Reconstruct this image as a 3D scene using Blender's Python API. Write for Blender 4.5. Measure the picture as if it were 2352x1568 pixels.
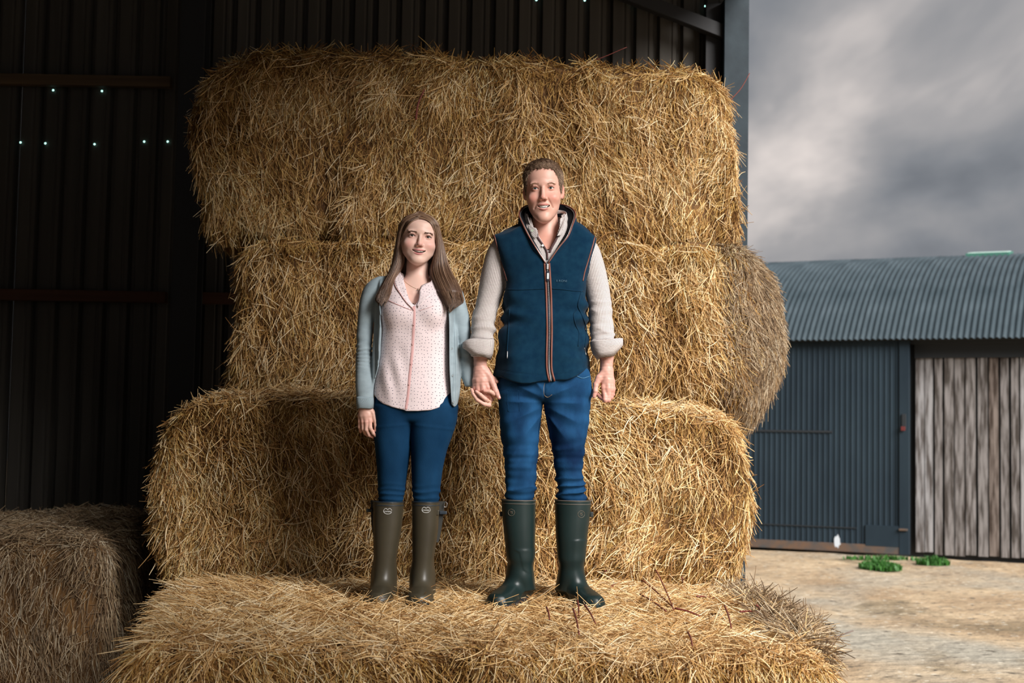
import bpy, math, random
import numpy as np
from mathutils import Vector, Matrix, Euler
for _o in list(bpy.data.objects):
    bpy.data.objects.remove(_o, do_unlink=True)
SC = bpy.context.scene
COL = SC.collection
R = math.radians
random.seed(7)
rng = np.random.default_rng(7)

# ------------------------------------------------------------------ camera
CAM_H, FPX = 1.61, 3267.0
PITCH, ROLL = 0.066, 0.018
cam_d = bpy.data.cameras.new('camera')
cam_d.lens = 50.0
cam_d.sensor_width = 36.0
cam_d.clip_end = 400
cam = bpy.data.objects.new('camera', cam_d)
COL.objects.link(cam)
cam.location = (0, 0, CAM_H)
CAM_R = (Matrix.Rotation(math.pi / 2 + PITCH, 3, 'X') @ Matrix.Rotation(ROLL, 3, 'Z'))
cam.rotation_euler = CAM_R.to_euler()
cam_d.dof.use_dof = True
cam_d.dof.focus_distance = 6.0
cam_d.dof.aperture_fstop = 3.6
SC.camera = cam
_CR = np.array(CAM_R)

# ------------------------------------------------------------------ world: heavy clouds
world = bpy.data.worlds.new('overcast_sky')
SC.world = world
world.use_nodes = True
wt = world.node_tree
wt.nodes.clear()
wo = wt.nodes.new('ShaderNodeOutputWorld')
wb = wt.nodes.new('ShaderNodeBackground')
wtc = wt.nodes.new('ShaderNodeTexCoord')
wm = wt.nodes.new('ShaderNodeMapping')
wm.inputs['Scale'].default_value = (1.0, 1.0, 1.25)
wm.inputs['Location'].default_value = (5.3, 1.4, 1.32)
wn = wt.nodes.new('ShaderNodeTexNoise')
wn.inputs['Scale'].default_value = 4.2
wn.inputs['Detail'].default_value = 5.0
wn.inputs['Roughness'].default_value = 0.5
wn.inputs['Distortion'].default_value = 0.35
wr = wt.nodes.new('ShaderNodeValToRGB')
cr = wr.color_ramp
cr.elements[0].position = 0.30
cr.elements[0].color = (0.075, 0.09, 0.11, 1)
cr.elements[1].position = 0.70
cr.elements[1].color = (0.66, 0.60, 0.57, 1)
e = cr.elements.new(0.45); e.color = (0.205, 0.215, 0.235, 1)
e = cr.elements.new(0.57); e.color = (0.34, 0.33, 0.335, 1)
wt.links.new(wtc.outputs['Generated'], wm.inputs['Vector'])
wt.links.new(wm.outputs['Vector'], wn.inputs['Vector'])
wt.links.new(wn.outputs['Fac'], wr.inputs['Fac'])
wt.links.new(wr.outputs['Color'], wb.inputs['Color'])
wb.inputs['Strength'].default_value = 1.15
wt.links.new(wb.outputs['Background'], wo.inputs['Surface'])

# ------------------------------------------------------------------ sun through thin cloud, from the open side of the barn
sun_d = bpy.data.lights.new('sun', 'SUN')
sun_d.energy = 7.6
sun_d.angle = R(35)
sun_d.color = (1.0, 0.965, 0.93)
sun = bpy.data.objects.new('sun', sun_d)
COL.objects.link(sun)
SUN_AZ, SUN_EL = R(33), R(31)
sdir = Vector((math.sin(SUN_AZ) * math.cos(SUN_EL), -math.cos(SUN_AZ) * math.cos(SUN_EL), math.sin(SUN_EL)))
sun.rotation_euler = sdir.to_track_quat('Z', 'Y').to_euler()
sun.location = sdir * 30
SC.view_settings.view_transform = 'Standard'
SC.view_settings.look = 'None'
SC.view_settings.gamma = 1.0
SC.view_settings.use_curve_mapping = False
SC.view_settings.exposure = 0.0

# ------------------------------------------------------------------ helpers
def W(px, py, Y):
    """world point seen at pixel (px,py) of the photograph on the depth plane Y"""
    px = np.asarray(px, float); py = np.asarray(py, float)
    c = np.stack(np.broadcast_arrays((px - 1176) / FPX, -(py - 784) / FPX, -np.ones_like(px * py * 1.0)), -1)
    d = c @ _CR.T
    t = Y / d[..., 1]
    p = d * np.asarray(t)[..., None]
    p[..., 2] += CAM_H
    return p

def Gnd(px, py, z=0.0):
    p = W(px, py, 1.0)
    d = p - np.array([0, 0, CAM_H])
    t = (z - CAM_H) / d[2]
    return np.array([0, 0, CAM_H]) + d * t

def tag(o, label=None, cat=None, group=None, kind=None):
    if label: o['label'] = label
    if cat: o['category'] = cat
    if group: o['group'] = group
    if kind: o['kind'] = kind
    return o

def empty(name, loc=(0, 0, 0)):
    o = bpy.data.objects.new(name, None)
    o.location = loc
    o.empty_display_size = 0.1
    COL.objects.link(o)
    return o

def put(o, parent=None):
    COL.objects.link(o)
    if parent is not None:
        o.parent = parent
        # all parts are modelled in world space: cancel the chain of parent locations
        l = Vector((0, 0, 0)); p = parent
        while p is not None:
            l += p.location
            p = p.parent
        o.location = -l
    return o

def mesh_obj(name, verts, faces, mat=None, parent=None, smooth=True):
    me = bpy.data.meshes.new(name)
    verts = np.asarray(verts, np.float32)
    if isinstance(faces, np.ndarray):
        n, k = faces.shape
        me.vertices.add(len(verts)); me.vertices.foreach_set('co', verts.ravel())
        me.loops.add(n * k); me.loops.foreach_set('vertex_index', faces.astype(np.int32).ravel())
        me.polygons.add(n)
        me.polygons.foreach_set('loop_start', np.arange(0, n * k, k, dtype=np.int32))
        me.polygons.foreach_set('loop_total', np.full(n, k, np.int32))
        me.update(calc_edges=True)
    else:
        me.from_pydata([tuple(map(float, v)) for v in verts], [], [tuple(map(int, f)) for f in faces])
        me.update()
    me.validate()
    if smooth:
        me.polygons.foreach_set('use_smooth', np.ones(len(me.polygons), bool))
    if mat: me.materials.append(mat)
    o = bpy.data.objects.new(name, me)
    return put(o, parent)

def vattr(o, name, data, typ='FLOAT'):
    a = o.data.attributes.new(name, typ, 'POINT')
    data = np.asarray(data, np.float32)
    a.data.foreach_set({'FLOAT': 'value', 'FLOAT_VECTOR': 'vector', 'FLOAT_COLOR': 'color'}[typ], data.ravel())

class MB:
    """collects boxes and bars into one mesh"""
    def __init__(s): s.v = []; s.f = []
    def add(s, v, f):
        b = len(s.v); s.v += [tuple(p) for p in v]; s.f += [tuple(i + b for i in q) for q in f]; return s
    def box(s, x0, x1, y0, y1, z0, z1, M=None):
        v = [(x, y, z) for x in (x0, x1) for y in (y0, y1) for z in (z0, z1)]
        if M is not None: v = [tuple(M @ Vector(p)) for p in v]
        return s.add(v, [(0, 1, 3, 2), (4, 6, 7, 5), (0, 4, 5, 1), (2, 3, 7, 6), (0, 2, 6, 4), (1, 5, 7, 3)])
    def build(s, name, mat, parent=None, smooth=False, bevel=0):
        o = mesh_obj(name, s.v, s.f, mat, parent, smooth)
        if bevel:
            b = o.modifiers.new('bevel', 'BEVEL'); b.width = bevel; b.segments = 2
        return o

def tube(path, rad, n=8, closed=False, name='tube', mat=None, parent=None, flat=1.0):
    v, f = tube_geo(path, rad, n, closed, flat)
    return mesh_obj(name, v, f, mat, parent)

def tube_geo(path, rad, n=8, closed=False, flat=1.0):
    P = np.asarray(path, float); m = len(P)
    rad = np.broadcast_to(np.asarray(rad, float), (m,))
    T = (np.roll(P, -1, 0) - np.roll(P, 1, 0)) if closed else np.gradient(P, axis=0)
    T /= np.linalg.norm(T, axis=1)[:, None] + 1e-9
    up = np.array([0, 0, 1.0]) if abs(T[0, 2]) < 0.9 else np.array([0, 1.0, 0])
    N = np.cross(T[0], up); N /= np.linalg.norm(N)
    V = []
    for i in range(m):
        N = N - T[i] * np.dot(N, T[i]); N /= np.linalg.norm(N) + 1e-9
        B = np.cross(T[i], N)
        a = np.arange(n) * 2 * math.pi / n
        V.append(P[i] + rad[i] * (np.cos(a)[:, None] * N + flat * np.sin(a)[:, None] * B))
    V = np.concatenate(V)
    F = []
    for i in range(m if closed else m - 1):
        j = (i + 1) % m
        for k in range(n):
            F.append((i * n + k, i * n + (k + 1) % n, j * n + (k + 1) % n, j * n + k))
    if not closed:
        F.append(tuple(range(n))[::-1]); F.append(tuple((m - 1) * n + k for k in range(n)))
    return V, F

def catmull(P, n):
    """resample a polyline smoothly to n points"""
    P = np.asarray(P, float)
    m = len(P)
    Q = np.vstack([2 * P[0] - P[1], P, 2 * P[-1] - P[-2]])
    t = np.linspace(0, m - 1 - 1e-9, n); i = t.astype(int); u = (t - i)[:, None]
    a, b, c, d = Q[i], Q[i + 1], Q[i + 2], Q[i + 3]
    return 0.5 * ((2 * b) + (c - a) * u + (2 * a - 5 * b + 4 * c - d) * u * u + (3 * b - a - 3 * c + d) * u ** 3)

# ---- materials
def mat(name, color, rough=0.6, metal=0.0, spec=0.5, noise=None, bump=None, sheen=0.0, sss=0.0, coord='Object', coat=0.0):
    """noise=(scale, color2, contrast[, stretch xyz]); bump=(scale, strength, distance[, stretch])"""
    m = bpy.data.materials.new(name)
    m.use_nodes = True
    t = m.node_tree
    b = t.nodes['Principled BSDF']
    b.inputs['Base Color'].default_value = (*color, 1)
    b.inputs['Roughness'].default_value = rough
    b.inputs['Metallic'].default_value = metal
    b.inputs['Specular IOR Level'].default_value = spec
    b.inputs['Sheen Weight'].default_value = sheen
    b.inputs['Coat Weight'].default_value = coat
    if sss:
        b.inputs['Subsurface Weight'].default_value = sss
        b.inputs['Subsurface Radius'].default_value = (1.0, 0.35, 0.2)
        b.inputs['Subsurface Scale'].default_value = 0.006
    tc = t.nodes.new('ShaderNodeTexCoord')
    def mapped(st):
        mp = t.nodes.new('ShaderNodeMapping')
        mp.inputs['Scale'].default_value = st
        t.links.new(tc.outputs[coord], mp.inputs['Vector'])
        return mp.outputs['Vector']
    if noise:
        n = t.nodes.new('ShaderNodeTexNoise')
        n.inputs['Scale'].default_value = noise[0]
        n.inputs['Detail'].default_value = 6
        t.links.new(mapped(noise[3] if len(noise) > 3 else (1, 1, 1)), n.inputs['Vector'])
        r = t.nodes.new('ShaderNodeValToRGB')
        c = noise[2]
        r.color_ramp.elements[0].position = 0.5 - c; r.color_ramp.elements[0].color = (*color, 1)
        r.color_ramp.elements[1].position = 0.5 + c; r.color_ramp.elements[1].color = (*noise[1], 1)
        t.links.new(n.outputs['Fac'], r.inputs['Fac'])
        t.links.new(r.outputs['Color'], b.inputs['Base Color'])
    if bump:
        n = t.nodes.new('ShaderNodeTexNoise')
        n.inputs['Scale'].default_value = bump[0]
        n.inputs['Detail'].default_value = 4
        t.links.new(mapped(bump[3] if len(bump) > 3 else (1, 1, 1)), n.inputs['Vector'])
        bp = t.nodes.new('ShaderNodeBump')
        bp.inputs['Strength'].default_value = bump[1]
        bp.inputs['Distance'].default_value = bump[2]
        t.links.new(n.outputs['Fac'], bp.inputs['Height'])
        t.links.new(bp.outputs['Normal'], b.inputs['Normal'])
    return m

def N_(t, typ, **kw):
    n = t.nodes.new(typ)
    for k, v in kw.items():
        if k in n.inputs.keys() if hasattr(n.inputs, 'keys') else False: n.inputs[k].default_value = v
        else: setattr(n, k, v)
    return n

def strand_mat(name, stops, rough=0.55, noise_scale=2.2, patch=0.35, spec=0.3):
    """each strand its own tone (hair random), with broad natural patches"""
    m = bpy.data.materials.new(name); m.use_nodes = True
    t = m.node_tree; b = t.nodes['Principled BSDF']
    hi = t.nodes.new('ShaderNodeHairInfo')
    g = t.nodes.new('ShaderNodeNewGeometry')
    n = t.nodes.new('ShaderNodeTexNoise'); n.inputs['Scale'].default_value = noise_scale; n.inputs['Detail'].default_value = 4
    t.links.new(g.outputs['Position'], n.inputs['Vector'])
    s = t.nodes.new('ShaderNodeMath'); s.operation = 'SUBTRACT'; s.inputs[1].default_value = 0.5
    t.links.new(n.outputs['Fac'], s.inputs[0])
    k = t.nodes.new('ShaderNodeMath'); k.operation = 'MULTIPLY_ADD'; k.inputs[1].default_value = patch * 3
    t.links.new(s.outputs[0], k.inputs[0]); t.links.new(hi.outputs['Random'], k.inputs[2])
    r = t.nodes.new('ShaderNodeValToRGB')
    r.color_ramp.elements[0].position = stops[0][0]; r.color_ramp.elements[0].color = (*stops[0][1], 1)
    r.color_ramp.elements[1].position = stops[-1][0]; r.color_ramp.elements[1].color = (*stops[-1][1], 1)
    for p, c in stops[1:-1]:
        e = r.color_ramp.elements.new(p); e.color = (*c, 1)
    t.links.new(k.outputs[0], r.inputs['Fac'])
    t.links.new(r.outputs['Color'], b.inputs['Base Color'])
    b.inputs['Roughness'].default_value = rough
    b.inputs['Specular IOR Level'].default_value = spec
    return m

def curves_obj(name, pts, rad, mat_, parent=None):
    """pts (N,K,3) strands, rad (N,K)"""
    n, k, _ = pts.shape
    if parent is not None:
        l = np.zeros(3); p = parent
        while p is not None:
            l += np.array(p.location); p = p.parent
    cu = bpy.data.hair_curves.new(name)
    cu.add_curves([k] * n)
    cu.attributes['position'].data.foreach_set('vector', np.asarray(pts, np.float32).ravel())
    a = cu.attributes.get('radius') or cu.attributes.new('radius', 'FLOAT', 'POINT')
    a.data.foreach_set('value', np.asarray(rad, np.float32).ravel())
    cu.materials.append(mat_)
    o = bpy.data.objects.new(name, cu)
    return put(o, parent)

# ---- cheap smooth pseudo noise
_K = rng.normal(size=(14, 3)); _K /= np.linalg.norm(_K, axis=1)[:, None]
_PH = rng.uniform(0, 6.28, 14)
def snoise(P, s, seed=0):
    """smooth field, about -1..1, feature size ~ 1/s"""
    P = np.asarray(P, np.float32)
    out = np.zeros(P.shape[:-1], np.float32)
    for i in range(6):
        j = (i + seed * 3) % 14
        out += np.sin((P @ _K[j].astype(np.float32)) * (s * (1.0 + 0.35 * i) * 3.1) + _PH[(j + seed) % 14] + 1.7 * seed)
    return out / 3.2

# ---- signed distance fields and surface nets
def smin(a, b, k):
    h = np.clip(0.5 + 0.5 * (b - a) / k, 0, 1)
    return b + (a - b) * h - k * h * (1 - h)
def smax(a, b, k): return -smin(-a, -b, k)
def ell(P, c, r):
    q = P - np.asarray(c, np.float32); r = np.asarray(r, np.float32)
    k0 = np.sqrt(((q / r) ** 2).sum(-1)) + 1e-6
    k1 = np.sqrt(((q / (r * r)) ** 2).sum(-1)) + 1e-6
    return k0 * (k0 - 1) / k1
def cap(P, a, b, ra, rb):
    a = np.asarray(a, np.float32); b = np.asarray(b, np.float32)
    ab = b - a
    t = np.clip(((P - a) @ ab) / (ab @ ab + 1e-12), 0, 1)
    return np.sqrt(((P - a - t[:, None] * ab) ** 2).sum(-1)) - (ra + (rb - ra) * t)
def chain(P, pts, rs, k=0.0):
    d = None
    for i in range(len(pts) - 1):
        e = cap(P, pts[i], pts[i + 1], rs[i], rs[i + 1])
        d = e if d is None else (smin(d, e, k) if k else np.minimum(d, e))
    return d
def smooth_table(T, n=64):
    """rows sorted by key; catmull resample"""
    T = np.asarray(T, float)
    return catmull(T, n)
class Column:
    """solid swept along z: rows (z, xl, xr, yfront, yback)"""
    def __init__(s, rows, n=2.3, cap_r=0.02, dense=80, nz=None):
        s.nz = None if nz is None else np.array(sorted(nz))   # (z, exponent) pairs
        T = np.asarray(sorted(rows, key=lambda r: r[0]), float)
        zz = np.linspace(T[0, 0], T[-1, 0], dense)
        t = np.interp(zz, T[:, 0], np.arange(len(T)))
        m = len(T); Q = np.vstack([2 * T[0] - T[1], T, 2 * T[-1] - T[-2]])
        i = np.clip(t.astype(int), 0, m - 2); u = (t - i)[:, None]
        a, b, c, d = Q[i], Q[i + 1], Q[i + 2], Q[i + 3]
        C = 0.5 * ((2 * b) + (c - a) * u + (2 * a - 5 * b + 4 * c - d) * u * u + (3 * b - a - 3 * c + d) * u ** 3)
        s.z = zz; s.C = C; s.n = n; s.cap = cap_r
    def at(s, z):
        return [np.interp(z, s.z, s.C[:, j]).astype(np.float32) for j in (1, 2, 3, 4)]
    def __call__(s, P):
        xl, xr, yf, yb = s.at(P[:, 2])
        cx, a = (xl + xr) / 2, np.maximum((xr - xl) / 2, 1e-4)
        cy, b = (yf + yb) / 2, np.maximum((yb - yf) / 2, 1e-4)
        u = np.abs((P[:, 0] - cx) / a) + 1e-6; v = np.abs((P[:, 1] - cy) / b) + 1e-6
        n_ = s.n if s.nz is None else np.interp(P[:, 2], s.nz[:, 0], s.nz[:, 1]).astype(np.float32)
        k = (u ** n_ + v ** n_) ** (1 / n_)
        rr = np.sqrt((u * a) ** 2 + (v * b) ** 2)
        d = rr * (1 - 1 / k)
        d = np.where(k < 0.3, -np.minimum(a, b) * 0.7, d)
        c = s.cap
        return smax(smax(d, P[:, 2] - s.z[-1], c), s.z[0] - P[:, 2], c)
    def uv(s, P):
        xl, xr, yf, yb = s.at(P[:, 2])
        cx = (xl + xr) / 2; cy = (yf + yb) / 2
        th = np.arctan2(P[:, 0] - cx, -(P[:, 1] - cy))
        r = float(np.mean((xr - xl) / 2 + (yb - yf) / 2) / 2)
        return th * r, P[:, 2]

def nets(sdf, lo, hi, h, B=8, slack=1.5):
    """block-sparse naive surface nets -> verts, quads"""
    lo = np.asarray(lo, float); hi = np.asarray(hi, float)
    nb = np.maximum(1, np.ceil((hi - lo) / h / B).astype(int))
    n = nb * B + 1
    ax = [lo[i] + h * B * (np.arange(nb[i]) + 0.5) for i in range(3)]
    C = np.stack(np.meshgrid(*ax, indexing='ij'), -1).reshape(-1, 3).astype(np.float32)
    dc = sdf(C)
    D = np.full(tuple(n), 1.0, np.float32)
    Cs = (dc < 0).reshape(tuple(nb))
    big = np.repeat(np.repeat(np.repeat(Cs, B, 0), B, 1), B, 2)
    D[:-1, :-1, :-1][big] = -1.0
    act = np.argwhere((np.abs(dc) < h * B * 0.87 * slack + 1e-4).reshape(tuple(nb)))
    if len(act) == 0: return np.zeros((0, 3)), np.zeros((0, 4), int)
    g = np.stack(np.meshgrid(*[np.arange(B + 1)] * 3, indexing='ij'), -1).reshape(-1, 3)
    for s in range(0, len(act), 400):
        a = act[s:s + 400]
        idx = (a[:, None, :] * B + g[None]).reshape(-1, 3)
        P = (lo + idx * h).astype(np.float32)
        D[idx[:, 0], idx[:, 1], idx[:, 2]] = sdf(P)
    S = D < 0
    cs = [(0,0,0),(1,0,0),(0,1,0),(1,1,0),(0,0,1),(1,0,1),(0,1,1),(1,1,1)]
    def sl(A, c): return A[c[0]:n[0] - 1 + c[0], c[1]:n[1] - 1 + c[1], c[2]:n[2] - 1 + c[2]]
    cnt = np.zeros(tuple(n - 1), np.int8)
    for c in cs: cnt += sl(S, c)
    cells = np.argwhere((cnt > 0) & (cnt < 8))
    idg = np.full(tuple(n - 1), -1, np.int32)
    idg[cells[:, 0], cells[:, 1], cells[:, 2]] = np.arange(len(cells))
    val = np.stack([D[cells[:, 0] + c[0], cells[:, 1] + c[1], cells[:, 2] + c[2]] for c in cs], 1)
    acc = np.zeros((len(cells), 3)); w = np.zeros(len(cells))
    csn = np.array(cs, float)
    for i in range(8):
        for j in range(i + 1, 8):
            if np.abs(csn[i] - csn[j]).sum() != 1: continue
            a, b = val[:, i], val[:, j]
            m = (a < 0) != (b < 0)
            t = np.where(m, a / np.where(m, a - b, 1), 0)
            acc += np.where(m[:, None], csn[i] + t[:, None] * (csn[j] - csn[i]), 0); w += m
    V = lo + h * (cells + acc / w[:, None])
    F = []
    for axis in range(3):
        d = [0, 0, 0]; d[axis] = 1
        A = S[:n[0] - d[0], :n[1] - d[1], :n[2] - d[2]]; Bq = S[d[0]:, d[1]:, d[2]:]
        e = np.argwhere(A != Bq)
        o1, o2 = [k for k in range(3) if k != axis]
        ok = (e[:, o1] > 0) & (e[:, o2] > 0) & (e[:, o1] < n[o1] - 1) & (e[:, o2] < n[o2] - 1)
        e = e[ok]
        ins = S[e[:, 0], e[:, 1], e[:, 2]]
        def cid(s1, s2):
            q = e.copy(); q[:, o1] -= s1; q[:, o2] -= s2
            return idg[q[:, 0], q[:, 1], q[:, 2]]
        q = np.stack([cid(1, 1), cid(0, 1), cid(0, 0), cid(1, 0)], 1)
        flip = ins if axis != 1 else ~ins
        q = np.where(flip[:, None], q, q[:, ::-1])
        F.append(q)
    F = np.concatenate(F)
    F = F[(F >= 0).all(1)]
    return V, F

def sdf_obj(name, sdf, lo, hi, h, mat_, parent=None):
    V, F = nets(sdf, lo, hi, h)
    return mesh_obj(name, V, F, mat_, parent)

def vnormals(V, F):
    n = np.cross(V[F[:, 2]] - V[F[:, 0]], V[F[:, 3]] - V[F[:, 1]])
    N = np.zeros_like(V)
    for k in range(4): np.add.at(N, F[:, k], n)
    return N / (np.linalg.norm(N, axis=1)[:, None] + 1e-9)

def front(sdf, x, z, y0=5.5, y1=6.4, n=60):
    """first hit of the surface going away from the camera side (+y) at (x,z)"""
    ys = np.linspace(y0, y1, n, dtype=np.float32)
    P = np.stack([np.full(n, x), ys, np.full(n, z)], 1).astype(np.float32)
    d = sdf(P); k = np.argmax(d < 0)
    if d[k] >= 0: return y1
    if k == 0: return y0
    return float(ys[k - 1] + (ys[k] - ys[k - 1]) * d[k - 1] / (d[k - 1] - d[k]))
# ================================================================== the setting
M = {}
M['earth'] = mat('yard_earth', (0.33, 0.225, 0.13), 0.95, noise=(0.9, (0.58, 0.44, 0.28), 0.16), bump=(7, 0.9, 0.05))
# broad darker and greyer areas on the yard
def _earth():
    m = M['earth']; t = m.node_tree; b = t.nodes['Principled BSDF']
    src = b.inputs['Base Color'].links[0].from_socket
    g = t.nodes.new('ShaderNodeNewGeometry')
    def ns(scale, lo, hi, detail=6, dist=0.0, st=(1, 1, 1)):
        mp = t.nodes.new('ShaderNodeMapping'); mp.inputs['Scale'].default_value = st
        t.links.new(g.outputs['Position'], mp.inputs['Vector'])
        n = t.nodes.new('ShaderNodeTexNoise'); n.inputs['Scale'].default_value = scale; n.inputs['Detail'].default_value = detail
        n.inputs['Distortion'].default_value = dist
        t.links.new(mp.outputs['Vector'], n.inputs['Vector'])
        r = t.nodes.new('ShaderNodeMapRange'); r.inputs['From Min'].default_value = lo; r.inputs['From Max'].default_value = hi
        t.links.new(n.outputs['Fac'], r.inputs['Value']); return r.outputs['Result']
    def mix(fac, a, c):
        x = t.nodes.new('ShaderNodeMix'); x.data_type = 'RGBA'
        t.links.new(fac, x.inputs['Factor']); t.links.new(a, x.inputs['A']); x.inputs['B'].default_value = (*c, 1)
        return x.outputs['Result']
    o = mix(ns(0.45, 0.5, 0.66, 4, 0.4, (1, .6, 1)), src, (0.38, 0.345, 0.275))
    o = mix(ns(0.8, 0.56, 0.68, 7, 0.8, (1, .7, 1)), o, (0.20, 0.15, 0.085))
    o = mix(ns(9, 0.60, 0.72, 3), o, (0.10, 0.08, 0.055))
    o = mix(ns(13, 0.63, 0.72, 2), o, (0.62, 0.56, 0.45))
    t.links.new(o, b.inputs['Base Color'])
_earth()
def ground():
    nx, ny = 150, 200
    xs = np.linspace(-1, 1, nx); xs = np.sign(xs) * np.abs(xs) ** 2 * 70
    ys = -12 + 82 * np.linspace(0, 1, ny) ** 1.3
    X, Y = np.meshgrid(xs, ys, indexing='ij')
    P = np.stack([X, Y, np.zeros_like(X)], -1)
    Z = 0.02 * snoise(P, 0.35, 1) + 0.012 * snoise(P, 1.3, 2) - 0.03
    P[..., 2] = Z
    i = np.arange(nx * ny).reshape(nx, ny)
    F = np.stack([i[:-1, :-1], i[1:, :-1], i[1:, 1:], i[:-1, 1:]], -1).reshape(-1, 4)
    return mesh_obj('ground', P.reshape(-1, 3), F, M['earth'])
tag(ground(), 'bare trodden yard of pale brown earth', kind='structure')

# ------------------------------------------------------------------ barn shell around the bales
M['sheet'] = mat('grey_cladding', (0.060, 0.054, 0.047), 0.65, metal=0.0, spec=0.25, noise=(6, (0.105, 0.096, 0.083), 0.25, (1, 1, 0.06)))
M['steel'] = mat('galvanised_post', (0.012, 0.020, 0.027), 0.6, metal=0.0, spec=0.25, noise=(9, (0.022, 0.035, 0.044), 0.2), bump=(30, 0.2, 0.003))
M['rail'] = mat('dark_steel_rail', (0.018, 0.018, 0.02), 0.6)
M['timber'] = mat('purlin_timber', (0.085, 0.052, 0.028), 0.8, noise=(5, (0.17, 0.105, 0.05), 0.2, (0.2, 1, 6)))
M['red_timber'] = mat('red_brown_timber', (0.07, 0.025, 0.012), 0.8, noise=(5, (0.10, 0.038, 0.018), 0.2, (0.2, 1, 6)))
M['roof'] = mat('roof_sheet', (0.05, 0.05, 0.05), 0.7)
M['daylight'] = bpy.data.materials.new('daylight_hole'); M['daylight'].use_nodes = True
_b = M['daylight'].node_tree.nodes['Principled BSDF']
_b.inputs['Base Color'].default_value = (0.5, 0.8, 0.75, 1)
_b.inputs['Emission Color'].default_value = (0.50, 1.0, 0.88, 1); _b.inputs['Emission Strength'].default_value = 2.2

YW = 10.0
def profiled_panel(w, z0, z1, pitch=0.168, depth=0.055, ribs=6):
    """box-profile cladding sheet, ribs wide, standing in x-z, facing -y; with a little thickness"""
    xs, ys = [], []
    for r in range(ribs):
        for fx, fy in ((0.0, 1), (0.06, 1), (0.16, 0), (0.56, 0), (0.60, .12), (0.66, .12), (0.70, 0), (0.84, 0), (0.94, 1)):
            xs.append((r + fx) * pitch); ys.append(fy * depth)
    xs.append(ribs * pitch); ys.append(depth)
    v, f = [], []
    n = len(xs)
    for zz in (z0, z1):
        for k in (0, 1):
            for x, y in zip(xs, ys): v.append((x, y + 0.002 * k, zz))
    for i in range(n - 1):
        f.append((i, i + 1, 2 * n + i + 1, 2 * n + i))
        f.append((n + i, 3 * n + i, 3 * n + i + 1, n + i + 1))
        f.append((i, n + i, n + i + 1, i + 1)); f.append((2 * n + i, 2 * n + i + 1, 3 * n + i + 1, 3 * n + i))
    f.append((0, 2 * n, 3 * n, n)); f.append((n - 1, 2 * n - 1, 4 * n - 1, 3 * n - 1))
    return v, f
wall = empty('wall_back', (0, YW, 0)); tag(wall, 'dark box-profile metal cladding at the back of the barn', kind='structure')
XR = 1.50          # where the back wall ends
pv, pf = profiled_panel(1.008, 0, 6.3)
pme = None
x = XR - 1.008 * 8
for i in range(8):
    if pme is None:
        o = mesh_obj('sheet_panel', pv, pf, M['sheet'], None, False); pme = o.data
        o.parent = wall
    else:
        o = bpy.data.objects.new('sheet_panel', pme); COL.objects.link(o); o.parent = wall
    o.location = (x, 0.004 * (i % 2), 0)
    x += 1.0075
# timber rails on the back wall (in front of the sheets)
def rail(name, px0, px1, py0, py1, pyw, m, y=YW - 0.10, d=0.07):
    a = W(px0, py0, y); b = W(px1, py1, y)
    h = pyw / FPX * y / 2
    mb = MB()
    v = []
    for p in (a, b):
        for dy in (0, d):
            for dz in (-h, h): v.append((p[0], p[1] + dy, p[2] + dz))
    mb.add(v, [(0, 1, 3, 2), (4, 6, 7, 5), (0, 4, 5, 1), (2, 3, 7, 6), (0, 2, 6, 4), (1, 5, 7, 3)])
    return mb.build(name, m, None, False, 0.004)
tag(rail('wall_rail', -420, 391, 172, 187, 25, M['timber']), 'pale sawn timber rail on the dark wall, left of the post, upper', 'rail')
tag(rail('wall_rail', 453, 900, 190, 197, 25, M['timber']), 'pale sawn timber rail on the dark wall, right of the post behind the top bale', 'rail')
tag(rail('wall_rail', -420, 380, 668, 682, 26, M['red_timber']), 'red-brown timber rail on the dark wall, left of the post, lower', 'rail')
tag(rail('wall_rail', 436, 900, 683, 690, 26, M['red_timber']), 'red-brown timber rail on the dark wall, right of the post, lower', 'rail')
# inner stanchion, an I-section of dark steel
def stanchion(name, pxa, pxb, y, depth, m, top=5.25):
    xa = W(pxa, 700, y)[0]; xb = W(pxb, 700, y)[0]
    mb = MB(); t = 0.014
    mb.box(xa, xb, y, y + t, -0.05, top); mb.box(xa, xb, y + depth - t, y + depth, -0.05, top)
    xm = (xa + xb) / 2
    mb.box(xm - t / 2, xm + t / 2, y + t, y + depth - t, -0.05, top)
    return mb.build(name, m, None, False, 0.003)
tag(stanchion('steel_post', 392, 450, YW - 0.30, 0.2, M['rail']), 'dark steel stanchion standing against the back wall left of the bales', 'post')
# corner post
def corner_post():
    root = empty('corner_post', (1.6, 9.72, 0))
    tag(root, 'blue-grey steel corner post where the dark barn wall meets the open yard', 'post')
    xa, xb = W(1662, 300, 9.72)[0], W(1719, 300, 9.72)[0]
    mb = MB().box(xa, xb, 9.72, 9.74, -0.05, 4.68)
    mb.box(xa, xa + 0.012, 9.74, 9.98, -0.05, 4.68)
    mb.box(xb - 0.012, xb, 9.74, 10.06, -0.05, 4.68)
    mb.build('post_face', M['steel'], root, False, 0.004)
    MB().box(xa - 0.11, xa, 9.86, 9.90, -0.05, 4.68).build('edge_trim', M['rail'], root, False, 0.003)
    for zz in (4.35, 3.2, 2.0):
        v = []
    return root
corner_post()
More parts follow.
